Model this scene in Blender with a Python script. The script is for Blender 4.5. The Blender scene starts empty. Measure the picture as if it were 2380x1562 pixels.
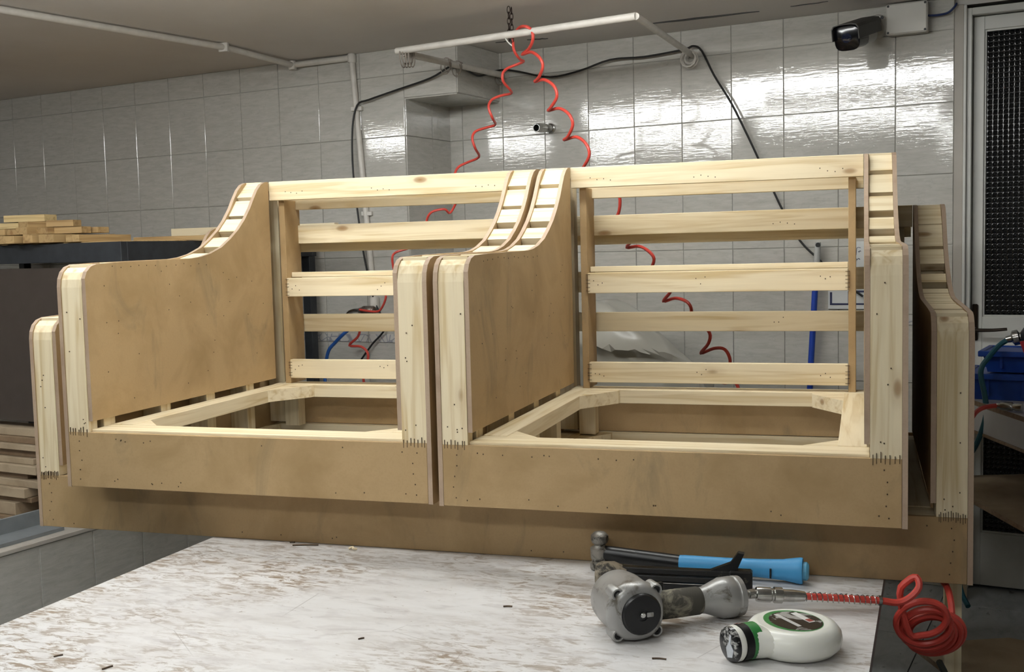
import bpy, bmesh, math, random
from mathutils import Vector, Matrix
random.seed(7)
S = bpy.context.scene
COL = S.collection
R_ = math.radians

# ---------------------------------------------------------------- camera
cam_d = bpy.data.cameras.new('camera'); cam = bpy.data.objects.new('camera', cam_d); COL.objects.link(cam)
cam_d.sensor_width = 36.0; cam_d.lens = 2567.89 * 36.0 / 2380.0; cam_d.clip_start = .02
_rx, _rr, _rz = 1.4916, -0.0246, 0.3086
cam.matrix_world = Matrix.Translation((0.9002, -2.2606, 1.2676)) @ Matrix.Rotation(_rz, 4, 'Z') @ Matrix.Rotation(_rx, 4, 'X') @ Matrix.Rotation(_rr, 4, 'Z')
S.camera = cam
# ---------------------------------------------------------------- world, exposure
w = bpy.data.worlds.new('world'); S.world = w; w.use_nodes = True
w.node_tree.nodes['Background'].inputs[0].default_value = (.5, .5, .5, 1); w.node_tree.nodes['Background'].inputs[1].default_value = 0
S.view_settings.view_transform = 'Standard'; S.view_settings.look = 'None'; S.view_settings.gamma = 1
S.view_settings.use_curve_mapping = False
S.view_settings.exposure = -0.58
# ceiling fluorescent battens above and in front of the frame: the tile glints give the first five, the shadow edge on the sofa front the last.
# (x, y, length, name, where); all carry the same tubes, which give all the light
TUBE = 75
LAMPS = [(.23, .62, 1.15, 'door_end', 'above the armchair frame at the door end'), (-1.0, .22, 1.15, 'rack_end', 'above the armchair frame at the rack end'), (-2.95, -.35, 1.15, 'rack', 'above the lumber rack'),
         (-.36, -.90, 1.15, 'bench', 'above the workbench'), (-1.75, -.95, 1.15, 'step', 'above the tiled step'), (.35, -2.35, 1.15, 'room', 'above the open floor before the workbench')]
YAW = -0.19107

# ---------------------------------------------------------------- helpers
def s2l(h):
    h = h.lstrip('#'); o = []
    for i in (0, 2, 4):
        c = int(h[i:i+2], 16) / 255; o.append(c / 12.92 if c <= .04045 else ((c + .055) / 1.055) ** 2.4)
    return tuple(o) + (1,)
def newmat(name, col, rough=.6, metal=0., spec=.5):
    m = bpy.data.materials.new(name); m.use_nodes = True
    b = m.node_tree.nodes['Principled BSDF']; b.inputs['Base Color'].default_value = col if len(col) == 4 else tuple(col) + (1,)
    b.inputs['Roughness'].default_value = rough; b.inputs['Metallic'].default_value = metal
    b.inputs['Specular IOR Level'].default_value = spec
    return m
class NT:
    def __init__(s, m): s.t = m.node_tree; s.b = s.t.nodes['Principled BSDF']
    def n(s, typ, **k):
        x = s.t.nodes.new(typ)
        for a, v in k.items(): setattr(x, a, v)
        return x
    def l(s, a, b): s.t.links.new(a, b)
    def coords(s, scale, rnd=True, kind='Object'):
        tc = s.n('ShaderNodeTexCoord'); src = tc.outputs[kind]
        if rnd:
            oi = s.n('ShaderNodeObjectInfo'); mu = s.n('ShaderNodeMath', operation='MULTIPLY'); mu.inputs[1].default_value = 37.0
            s.l(oi.outputs['Random'], mu.inputs[0]); ad = s.n('ShaderNodeVectorMath', operation='ADD')
            s.l(src, ad.inputs[0]); s.l(mu.outputs[0], ad.inputs[1]); src = ad.outputs[0]
        mp = s.n('ShaderNodeMapping'); mp.inputs['Scale'].default_value = scale; s.l(src, mp.inputs[0])
        return mp.outputs[0]
    def noise(s, co, scale=1., detail=4., rough=.55, dist=0.):
        x = s.n('ShaderNodeTexNoise'); x.inputs['Scale'].default_value = scale; x.inputs['Detail'].default_value = detail
        x.inputs['Roughness'].default_value = rough; x.inputs['Distortion'].default_value = dist; s.l(co, x.inputs['Vector']); return x.outputs['Fac']
    def ramp(s, fac, stops):
        x = s.n('ShaderNodeValToRGB'); e = x.color_ramp.elements
        while len(e) < len(stops): e.new(.5)
        for k, (p, c) in zip(e, stops): k.position = p; k.color = c if len(c) == 4 else tuple(c) + (1,)
        s.l(fac, x.inputs[0]); return x.outputs[0]
    def mix(s, fac, a, b, mode='MIX'):
        x = s.n('ShaderNodeMix', data_type='RGBA', blend_type=mode)
        for v, i in ((fac, 0), (a, 6), (b, 7)):
            if hasattr(v, 'is_output') or isinstance(v, bpy.types.NodeSocket): s.l(v, x.inputs[i])
            else: x.inputs[i].default_value = v
        return x.outputs[2]
    def bump(s, h, strength=.2, dist=.002):
        x = s.n('ShaderNodeBump'); x.inputs['Strength'].default_value = strength; x.inputs['Distance'].default_value = dist
        s.l(h, x.inputs['Height']); s.l(x.outputs[0], s.b.inputs['Normal'])
    def color(s, c): s.l(c, s.b.inputs['Base Color'])
BW0, BW1 = (0, 0, 0, 1), (1, 1, 1, 1)

def pine_mat(name, axis, light, dark, knot=True, tone=0.):
    m = newmat(name, light, .62, spec=.25); t = NT(m)
    long = {'x': (1.0, 22, 22), 'y': (22, 1.0, 22), 'z': (22, 22, 1.0)}[axis]
    co = t.coords(long); g = t.noise(co, 2.2, 3, .5, .9)
    c = t.ramp(g, [(.30, dark), (.52, light), (.78, tuple(min(1, v * 1.06) for v in light[:3]) + (1,))])
    g2 = t.noise(co, 9., 2, .6); c = t.mix(t.ramp(g2, [(.35, (.10,) * 3), (.6, BW0)]), c, dark)
    if knot:
        kn = {'x': (4.6, 11, 11), 'y': (11, 4.6, 11), 'z': (11, 11, 4.6)}[axis]
        ck = t.coords(kn); v = t.n('ShaderNodeTexVoronoi'); v.inputs['Scale'].default_value = 1.0; t.l(ck, v.inputs['Vector'])
        k = t.ramp(v.outputs['Distance'], [(.0, (1,) * 3), (.08, (.7,) * 3), (.12, (.16,) * 3), (.23, BW0)])
        c = t.mix(k, c, s2l('#8d6a42'))
    if tone:
        oi = t.n('ShaderNodeObjectInfo'); c = t.mix(t.ramp(oi.outputs['Random'], [(.0, BW0), (1., (tone,) * 3)]), c, s2l('#5d4830'))
    t.color(c); t.bump(g, .12, .001)
    return m
PL, PD = s2l('#e6d8b8'), s2l('#ceb88c')
PINE = {a: pine_mat('pine_' + a, a, PL, PD) for a in 'xyz'}
PINE_BROWN = {a: pine_mat('brown_pine_' + a, a, s2l('#b79a6c'), s2l('#8d6f48'), True, .3) for a in 'xyz'}  # browner, darker pine; tone varies at random per piece
def mdf_mat(name, base, dk, smudge=True):
    m = newmat(name, base, .55, spec=.3); t = NT(m)
    co = t.coords((1, 1, 1)); g = t.noise(co, 5, 5, .6, .4)
    c = t.ramp(g, [(.33, dk), (.55, base), (.75, base)])
    f = t.noise(co, 220, 2, .5); c = t.mix(t.ramp(f, [(.3, (.22,) * 3), (.55, BW0)]), c, dk)
    if smudge:
        g2 = t.noise(t.coords((3, 3, 1.2)), 2.4, 6, .65, 1.2); c = t.mix(t.ramp(g2, [(.56, BW0), (.72, (.5,) * 3)]), c, s2l('#6f6450'))
    t.color(c); return m
MDF = mdf_mat('fibreboard', s2l('#ad936c'), s2l('#9b815b'))
MDF_E = mdf_mat('fibreboard_edge', s2l('#ae9984'), s2l('#99836f'), False)
def plain(name, hexc, rough=.5, metal=0., var=.12, scale=30, spec=.5, bump=0.):
    c0 = s2l(hexc); m = newmat(name, c0, rough, metal, spec); t = NT(m)
    g = t.noise(t.coords((1, 1, 1)), scale, 4)
    t.color(t.ramp(g, [(.3, tuple(v * (1 - var) for v in c0[:3])), (.7, tuple(min(1, v * (1 + var)) for v in c0[:3]))]))
    if bump: t.bump(g, bump, .001)
    return m
def tile_mat():
    m = newmat('glazed_tile', (.4, .4, .38, 1), .2); t = NT(m)
    co = t.coords((7, 7, 40)); g = t.noise(co, 2.0, 5, .65, .5)
    c = t.ramp(g, [(.3, s2l('#b0aea6')), (.55, s2l('#bcbab3')), (.75, s2l('#c4c2bb'))])
    g2 = t.noise(t.coords((9, 9, 14)), 3.0, 6, .75); c = t.mix(t.ramp(g2, [(.56, BW0), (.68, (.3,) * 3)]), c, s2l('#96948c'))
    t.color(c)
    h = t.noise(t.coords((9, 9, 80)), 1.6, 3, .6); t.bump(h, .13, .0015)
    t.b.inputs['Roughness'].default_value = .06; t.b.inputs['Specular IOR Level'].default_value = .95
    return m
TILE = tile_mat()
GROUT = plain('grout', '#a5a39c', .9)
STEEL_BLK = plain('black_steel', '#2d3034', .45, .3, .25, 20)
CHROME = plain('worn_chrome', '#b9b9b6', .22, 1., .2, 60)
WHITE_PIPE = plain('white_painted_pipe', '#c9c5bd', .45, 0, .08, 25)
RED = plain('red_hose', '#c8463b', .42, 0, .08, 20)
BLACK = plain('black_rubber', '#141414', .5, 0, .2, 30)
STAPLE = plain('dark_staple_wire', '#4c3c2c', .5, .5, .2, 30)
CREAM = plain('white_enamel', '#c6c6c0', .4, 0, .06, 6)

def obj(name, bm, mats, parent=None, loc=(0, 0, 0), rot=(0, 0, 0), smooth=False):
    bmesh.ops.recalc_face_normals(bm, faces=bm.faces)
    me = bpy.data.meshes.new(name); bm.to_mesh(me); bm.free()
    if not isinstance(mats, (list, tuple)): mats = [mats]
    for m in mats: me.materials.append(m)
    if smooth:
        for p in me.polygons: p.use_smooth = True
        if hasattr(me, 'set_sharp_from_angle'): me.set_sharp_from_angle(angle=R_(40))
    o = bpy.data.objects.new(name, me); COL.objects.link(o); o.location = loc; o.rotation_euler = rot
    if parent: o.parent = parent
    return o
def tag(o, label=None, cat=None, group=None, kind=None):
    if label: o['label'] = label
    if cat: o['category'] = cat
    if group: o['group'] = group
    if kind: o['kind'] = kind
    return o
def thing(name, label, cat, loc=(0, 0, 0), rz=0, group=None, rot=None):
    o = bpy.data.objects.new(name, None); COL.objects.link(o); o.location = loc; o.rotation_euler = rot or (0, 0, rz); o.empty_display_size = .05
    return tag(o, label, cat, group)
def box(x0, x1, y0, y1, z0, z1, bev=.0, bm=None, mi=0):
    own = bm is None
    b = bmesh.new()
    r = bmesh.ops.create_cube(b, size=1)
    for v in b.verts: v.co = Vector(((x0 + x1) / 2 + v.co.x * (x1 - x0), (y0 + y1) / 2 + v.co.y * (y1 - y0), (z0 + z1) / 2 + v.co.z * (z1 - z0)))
    if bev: bmesh.ops.bevel(b, geom=list(b.edges), offset=bev, segments=1, affect='EDGES')
    for f in b.faces: f.material_index = mi
    if own: return b
    merge(bm, b); return bm
def merge(bm, b, M=None):
    me = bpy.data.meshes.new('tmp'); b.to_mesh(me); b.free()
    if M is not None: me.transform(M)
    bm.from_mesh(me); bpy.data.meshes.remove(me)
    return bm
def prism(poly, axis, d0, d1, edge_mi=0, bm=None):
    """poly: 2d points; axis 'x' -> (y,z), 'y' -> (x,z), 'z' -> (x,y); extruded d0..d1; side faces get edge_mi"""
    b = bm or bmesh.new()
    f3 = {'x': lambda p, d: (d, p[0], p[1]), 'y': lambda p, d: (p[0], d, p[1]), 'z': lambda p, d: (p[0], p[1], d)}[axis]
    A = [b.verts.new(f3(p, d0)) for p in poly]; B = [b.verts.new(f3(p, d1)) for p in poly]
    b.faces.new(A); b.faces.new(B[::-1]); k = len(poly)
    for i in range(k):
        f = b.faces.new((A[i], B[i], B[(i + 1) % k], A[(i + 1) % k])); f.material_index = edge_mi
    return b
def spline(pts, sub):
    P = [Vector(p) for p in pts]
    if sub <= 1: return P
    out = []
    for i in range(len(P) - 1):
        p0 = P[max(i - 1, 0)]; p1 = P[i]; p2 = P[i + 1]; p3 = P[min(i + 2, len(P) - 1)]
        for k in range(sub):
            t = k / sub
            out.append(.5 * ((2 * p1) + (-p0 + p2) * t + (2 * p0 - 5 * p1 + 4 * p2 - p3) * t * t + (-p0 + 3 * p1 - 3 * p2 + p3) * t ** 3))
    out.append(P[-1]); return out
def tube(pts, r, sides=8, sub=4, bm=None, mi=0, closed=False):
    b = bm or bmesh.new(); P = spline(pts, sub); rings = []
    rf = r if callable(r) else (lambda t: r)
    nrm = None
    for i, p in enumerate(P):
        if closed: d = P[(i + 1) % len(P)] - P[i - 1]
        else: d = P[min(i + 1, len(P) - 1)] - P[max(i - 1, 0)]
        if d.length < 1e-9: d = Vector((0, 0, 1))
        d.normalize()
        if nrm is None:
            nrm = d.orthogonal().normalized()
        nrm = (nrm - d * nrm.dot(d))
        nrm = nrm.normalized() if nrm.length > 1e-6 else d.orthogonal().normalized()
        bi = d.cross(nrm); rr = rf(i / max(1, len(P) - 1))
        rings.append([b.verts.new(p + (nrm * math.cos(2 * math.pi * k / sides) + bi * math.sin(2 * math.pi * k / sides)) * rr) for k in range(sides)])
    n = len(rings)
    for i in range(n if closed else n - 1):
        a, c = rings[i], rings[(i + 1) % n]
        for k in range(sides):
            f = b.faces.new((a[k], a[(k + 1) % sides], c[(k + 1) % sides], c[k])); f.material_index = mi
    if not closed:
        b.faces.new(rings[0][::-1]).material_index = mi; b.faces.new(rings[-1]).material_index = mi
    return b
def lathe(prof, M=None, seg=32, bm=None, mi=None):
    """prof: (radius, height) along local z"""
    b = bmesh.new(); rings = []
    for (r, h) in prof:
        if r < 1e-6: rings.append([b.verts.new((0, 0, h))])
        else: rings.append([b.verts.new((r * math.cos(2 * math.pi * k / seg), r * math.sin(2 * math.pi * k / seg), h)) for k in range(seg)])
    for i in range(len(rings) - 1):
        a, c = rings[i], rings[i + 1]
        for k in range(seg):
            k2 = (k + 1) % seg
            if len(a) == 1 and len(c) == 1: continue
            if len(a) == 1: f = b.faces.new((a[0], c[k], c[k2]))
            elif len(c) == 1: f = b.faces.new((a[k], c[0], a[k2]))
            else: f = b.faces.new((a[k], c[k], c[k2], a[k2]))
            if mi: f.material_index = mi[i]
    if len(rings[0]) > 1: b.faces.new(rings[0][::-1])
    if len(rings[-1]) > 1: b.faces.new(rings[-1])
    if M is not None: bmesh.ops.transform(b, matrix=M, verts=b.verts)
    if bm: merge(bm, b); return bm
    return b
def align(p, d, roll=0):
    """matrix with local z along d at p"""
    d = Vector(d).normalized(); q = Vector((0, 0, 1)).rotation_difference(d)
    return Matrix.Translation(p) @ q.to_matrix().to_4x4() @ Matrix.Rotation(roll, 4, 'Z')

# ---------------------------------------------------------------- the room (frame: a along back wall, b into it, origin on back wall)
RO = Vector((0.02184, 2.19251, 0)); U = Vector((math.cos(YAW), math.sin(YAW), 0)); N = Vector((-math.sin(YAW), math.cos(YAW), 0))
ROT = (0, 0, YAW)
def ab(a, b, z): return RO + U * a + N * b + Vector((0, 0, z))
CEIL = 2.10
A_COR, A_END, A_MIN, B_L = -.874, 1.205, -3.95, -.35
def struct(name, bm, mats, smooth=False): return tag(obj(name, bm, mats, None, RO, ROT, smooth), kind='structure')
_tile_cache = {}
def tile_mesh(w, h, th=.004, mat=None):
    k = (round(w, 3), round(h, 3), mat.name if mat else '')
    if k not in _tile_cache:
        b = box(-w / 2, w / 2, -th, 0, -h / 2, h / 2)
        ed = [e for e in b.edges if all(v.co.y < -th + 1e-5 for v in e.verts)]
        bmesh.ops.bevel(b, geom=ed, offset=.0012, segments=1, affect='EDGES')
        bmesh.ops.recalc_face_normals(b, faces=b.faces)
        me = bpy.data.meshes.new('tile'); b.to_mesh(me); b.free(); me.materials.append(mat or TILE); _tile_cache[k] = me
    return _tile_cache[k]
def put_tile(parent, org, ex, a0, a1, z0, z1, gap=.0025, name='tile', me=None, mat=None):
    """a rectangular tile on a wall of the room frame: org + ex*a, facing so that local -y looks into the room"""
    w, h = a1 - a0 - gap, z1 - z0 - gap
    if w < .008 or h < .008: return
    o = bpy.data.objects.new(name, me or tile_mesh(w, h, mat=mat)); COL.objects.link(o); o.parent = parent
    c = Vector(org) + Vector(ex) * ((a0 + a1) / 2)
    o.location = (c.x, c.y, (z0 + z1) / 2)
    j = .0035
    o.rotation_euler = (random.gauss(0, j), random.gauss(0, j * .3), math.atan2(ex[1], ex[0]) + random.gauss(0, j))
    return o
ROWS = [0, .243, .493, .743, .993, 1.243, 1.493, 1.743, 1.993, CEIL]

def plaster():
    m = newmat('ceiling_plaster', s2l('#b3a89e'), .85, spec=.2); t = NT(m)
    g = t.noise(t.coords((1, 1, 1), False), 1.6, 5, .6); t.color(t.ramp(g, [(.3, s2l('#d0cbc6')), (.7, s2l('#dad6d2'))])); t.bump(t.noise(t.coords((1, 1, 1), False), 60, 3), .1, .002); return m
PLASTER = plaster()
FLOORG = plain('floor_grout', '#4e5051', .9)
fl = struct('floor', box(-4.6, 3.6, -7.0, .9, -.1, -.004), FLOORG)
def floor_tile_mat():
    m = newmat('floor_tile', s2l('#84888a'), .42); t = NT(m); g = t.noise(t.coords((5, 2, 1)), 4, 6, .65, .6)
    c = t.ramp(g, [(.3, s2l('#8d9294')), (.55, s2l('#a6abad')), (.75, s2l('#b1b5b6'))])
    g2 = t.noise(t.coords((9, 4, 1)), 3, 4, .6, .8); c = t.mix(t.ramp(g2, [(.62, BW0), (.7, (.8,) * 3)]), c, s2l('#45433f'))
    t.color(c); return m
FT = floor_tile_mat()
fb = box(-.1885, .1885, -.1885, .1885, -.004, 0, .0008); fme = None
for i in range(-7, 4):
    for j in range(0, 10):
        a, b = 1.195 + .38 * i + .19, -.19 - .38 * j + .19
        if fme is None:
            o = obj('floor_tile', fb, FT, fl, (a, b, 0)); fme = o.data
        else:
            o = bpy.data.objects.new('floor_tile', fme); COL.objects.link(o); o.parent = fl; o.location = (a, b, 0)
ce = struct('ceiling', box(-4.6, 3.6, -7.0, .9, CEIL, CEIL + .1), PLASTER)
def crack(p, q, wd):
    p, q = Vector(p) - RO, Vector(q) - RO
    inv = Matrix.Rotation(-YAW, 3, 'Z'); p, q = inv @ p, inv @ q; k = 7; top, bot = [], []
    d = (q - p); nn = Vector((-d.y, d.x, 0)).normalized()
    for i in range(k + 1):
        t = i / k; e = p + d * t + nn * random.uniform(-.004, .004); h = wd * (.25 + .75 * math.sin(math.pi * min(1, .1 + .9 * t)))
        top.append(((e + nn * h).x, (e + nn * h).y)); bot.append(((e - nn * h).x, (e - nn * h).y))
    obj('crack', prism(top + bot[::-1], 'z', CEIL - .0015, CEIL + .002), BLACK, ce)
crack((.147, 1.954, 0), (.542, 1.901, 0), .016); crack((.655, 1.866, 0), (.784, 1.833, 0), .006)
crack((-.384, 2.063, 0), (-.30, 2.075, 0), .009); crack((-.518, 2.071, 0), (-.44, 2.055, 0), .005)

# back wall, right of the corner
wb = struct('wall_back', box(A_COR - .02, A_END, 0, .12, 0, CEIL), GROUT)
acols = [A_COR] + [round(.2016 * i, 4) for i in range(-4, 6)] + [A_END]
for i in range(len(acols) - 1):
    for k in range(len(ROWS) - 1): put_tile(wb, (0, 0), (1, 0), acols[i], acols[i + 1], ROWS[k], ROWS[k + 1])
# thicker wall on the left
wl = struct('wall_back_left', box(A_MIN - .3, A_COR, B_L, .12, 0, CEIL), GROUT)
lcols = [A_COR - .2204 * i for i in range(0, 15)]
for i in range(len(lcols) - 1):
    for k in range(len(ROWS) - 1):
        if ROWS[k] < .35 and k == 0: continue
        put_tile(wl, (0, B_L), (1, 0), lcols[i + 1], lcols[i], ROWS[k], ROWS[k + 1])
# return face of that wall
for k in range(len(ROWS) - 2):
    z1 = min(ROWS[k + 1], 1.896)
    for b0, b1 in ((B_L, B_L + .2), (B_L + .2, 0)): put_tile(wl, (A_COR, 0), (0, 1), b0, b1, ROWS[k], z1)
# bulkhead under the ceiling
bk = struct('wall_bulkhead', box(A_COR, -.62, B_L, 0, 1.896, CEIL), GROUT)
put_tile(bk, (0, B_L), (1, 0), A_COR, -.62, 1.896, 1.993); put_tile(bk, (0, B_L), (1, 0), A_COR, -.62, 1.993, CEIL)
for b0, b1 in ((B_L, B_L + .2), (B_L + .2, 0)):
    put_tile(bk, (-.62, 0), (0, 1), b0, b1, 1.896, 1.993); put_tile(bk, (-.62, 0), (0, 1), b0, b1, 1.993, CEIL)
for b0, b1 in ((B_L, B_L + .175), (B_L + .175, 0)):
    obj('tile', box(A_COR + .002, -.622, b0 + .002, b1 - .002, 1.891, 1.8965, .001), TILE, bk)
# patterned border strips
def frieze_mat():
    m = newmat('patterned_border', s2l('#b8b6b2'), .3); t = NT(m)
    v = t.n('ShaderNodeTexVoronoi'); v.feature = 'DISTANCE_TO_EDGE'; v.inputs['Scale'].default_value = 32; t.l(t.coords((1, 1, 1)), v.inputs['Vector'])
    t.color(t.ramp(v.outputs['Distance'], [(.03, s2l('#8b8c94')), (.09, s2l('#bdbbb6'))])); return m
FRZ = frieze_mat()
for i in range(8):
    obj('border_tile', box(lcols[i + 1] + .002, lcols[i] - .002, B_L - .0085, B_L, .882, .916, .001), FRZ, wl)
for i in range(len(acols) - 1):
    obj('border_tile', box(acols[i] + .002, acols[i + 1] - .002, -.0085, 0, .955, .989, .001), FRZ, wb)
# other walls of the room (out of frame)
WALLP = plain('grey_wall', '#bcb9b3', .6, 0, .05, 3)
struct('wall_left', box(-4.3, -4.2, -7.0, .1, 0, CEIL), WALLP)
struct('wall_right', box(3.2, 3.3, -7.0, .1, 0, CEIL), WALLP)
struct('wall_front', box(-4.3, 3.3, -7.0, -6.9, 0, CEIL), WALLP)
struct('wall_beside_door', box(2.22, 3.3, 0, .12, 0, CEIL), WALLP)
struct('wall_over_door', box(A_END, 2.22, .02, .12, 2.075, CEIL), WALLP)
JAMB = plain('jamb_paint', '#a39d93', .5, 0, .06, 8)
struct('trim_1', box(A_END, 1.236, -.004, .12, 0, 2.075, .002), JAMB)

# platform under the rack
pf = struct('platform_step', box(A_MIN, -1.375, -3.6, B_L, 0, .345), plain('pale_grout', '#c9c7c0', .9))
MAR = plain('step_capping', '#b5afa6', .35, 0, .1, 9)
obj('capping', box(A_MIN, -1.366, -3.6, B_L, .335, .35, .002), MAR, pf)
pbs = [B_L] + [-.526 - .218 * i for i in range(0, 14)]
for i in range(len(pbs) - 1):
    put_tile(pf, (-1.375, 0), (0, 1), pbs[i + 1], pbs[i], .10, .335, .005); put_tile(pf, (-1.375, 0), (0, 1), pbs[i + 1], pbs[i], 0, .10)

# ---------------------------------------------------------------- door
DGL = newmat('dark_bubble_glass', s2l('#0d0e0f'), .12, 0, .6); _t = NT(DGL)
_co = _t.coords((1, 1, 1), False); _sx = _t.n('ShaderNodeSeparateXYZ'); _t.l(_co, _sx.inputs[0])
def _sin(sock, k):
    a = _t.n('ShaderNodeMath', operation='MULTIPLY'); a.inputs[1].default_value = k; _t.l(sock, a.inputs[0])
    b = _t.n('ShaderNodeMath', operation='SINE'); _t.l(a.outputs[0], b.inputs[0])
    c = _t.n('ShaderNodeMath', operation='MULTIPLY'); _t.l(b.outputs[0], c.inputs[0]); _t.l(b.outputs[0], c.inputs[1]); return c.outputs[0]
_m = _t.n('ShaderNodeMath', operation='MULTIPLY'); _t.l(_sin(_sx.outputs[0], math.pi / .017), _m.inputs[0]); _t.l(_sin(_sx.outputs[2], math.pi / .018), _m.inputs[1])
_t.bump(_m.outputs[0], 1.0, .006)
dr = thing('door_1', None, None, RO, YAW); dr['kind'] = 'structure'
def dbox(nm, a0, a1, b0, b1, z0, z1, m=CREAM, bev=.002, par=None): return obj(nm, box(a0, a1, b0, b1, z0, z1, bev), m, par or dr)
dbox('door_frame', 1.236, 1.262, .0, .1, 0, 2.06); dbox('door_frame', 2.16, 2.19, .0, .1, 0, 2.06); dbox('door_frame', 1.262, 2.16, .0, .1, 2.035, 2.06)
dbox('door_frame', 1.236, 1.246, -.012, 0, 0, 2.07)
dbox('stile', 1.264, 1.30, .03, .07, .012, 2.032); dbox('stile', 2.06, 2.158, .03, .07, .012, 2.032)
dbox('rail', 1.30, 2.06, .03, .07, 1.985, 2.032); dbox('rail', 1.30, 2.06, .03, .07, .615, .985); dbox('rail', 1.30, 2.06, .03, .07, .012, .205)
dbox('glass_panel', 1.30, 2.06, .045, .055, .985, 1.985, DGL, 0); dbox('glass_panel', 1.30, 2.06, .045, .055, .205, .615, DGL, 0)
for z0, z1 in ((.985, 1.985), (.205, .615)):
    for a0, a1, q0, q1 in ((1.30, 1.306, z0, z1), (2.054, 2.06, z0, z1), (1.306, 2.054, z0, z0 + .006), (1.306, 2.054, z1 - .006, z1)): dbox('glazing_bead', a0, a1, .036, .045, q0, q1, CREAM, .001)
BRZ = plain('dark_bronze', '#2a211b', .3, .7, .2, 20)
hd = obj('handle', tube([(1.276, .03, .94), (1.276, -.015, .94), (1.29, -.02, .94), (1.34, -.022, .941), (1.385, -.018, .945)], lambda t: .0085 - .003 * t, 8, 4), BRZ, dr, smooth=True)
obj('escutcheon', box(1.267, 1.286, .022, .03, .90, 1.03, .003), BRZ, dr)

# ---------------------------------------------------------------- lamps (battens that carry the tubes)
LW = plain('white_batten', '#d8d8d4', .4)
def tube_mat(k):
    m = newmat('lit_tube', (1, 1, .97, 1), .4); b = m.node_tree.nodes['Principled BSDF']; b.inputs['Emission Color'].default_value = (.985, 1, .99, 1); b.inputs['Emission Strength'].default_value = k; return m
EM = tube_mat(TUBE)
for (x, y, L, nm, where) in LAMPS:
    t = thing('fluorescent_lamp_%s_offscreen' % nm, 'white twin tube fluorescent lamp on the ceiling ' + where, 'lamp', (x, y, CEIL), YAW, 'ceiling lamps')
    obj('housing', box(-L / 2 - .02, L / 2 + .02, -.07, .07, -.035, .001, .004), LW, t)
    for s, side in ((-1, 'front'), (1, 'rear')): obj('%s_tube_%s_offscreen' % (side, nm), tube([(-L / 2, s * .035, -.05), (L / 2, s * .035, -.05)], .013, 8, 1), EM, t, smooth=True)
    for s in (-1, 1): obj('end_cap', box(s * L / 2 - .012, s * L / 2 + .012, -.06, .06, -.066, -.03, .002), LW, t)

# ---------------------------------------------------------------- sofa and armchair frames
W_, T_, P_, HP = .9842, .0106, .0604, .1386
PROF = [(.0, .50), (.003, .52), (.012, .537), (.028, .549), (.05, .555), (.15, .558), (.3, .560), (.46, .562), (.51, .566), (.56, .575), (.62, .593), (.67, .618), (.715, .645),
        (.755, .677), (.79, .713), (.815, .745), (.838, .772), (.862, .790), (.885, .798), (.905, .80)]
ZB, DIN, DOUT = .166, .905, 1.045
CURVE_SLATS = [((.888, .796), (.830, .752)), ((.822, .740), (.777, .692)), ((.763, .682), (.716, .644)), ((.688, .626), (.631, .597)), ((.575, .579), (.505, .565))]
SOFA_SLATS = [((.888, .796), (.828, .748)), ((.826, .745), (.772, .688)), ((.762, .680), (.716, .643)), ((.675, .618), (.635, .598)), ((.59, .583), (.556, .574)), ((.55, .573), (.49, .5645)), ((.484, .564), (.41, .5615)), ((.405, .561), (.33, .5605))]
def oriented_board(p, q, th, x0, x1, inset=.003):
    p, q = Vector((0, *p)), Vector((0, *q)); d = (q - p).normalized(); nn = Vector((0, d.z, -d.y))
    if nn.z > 0: nn = -nn
    p, q = p + nn * inset, q + nn * inset
    poly = [(p.y, p.z), (q.y, q.z), ((q + nn * th).y, (q + nn * th).z), ((p + nn * th).y, (p + nn * th).z)]
    return prism(poly, 'x', x0, x1)
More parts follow.
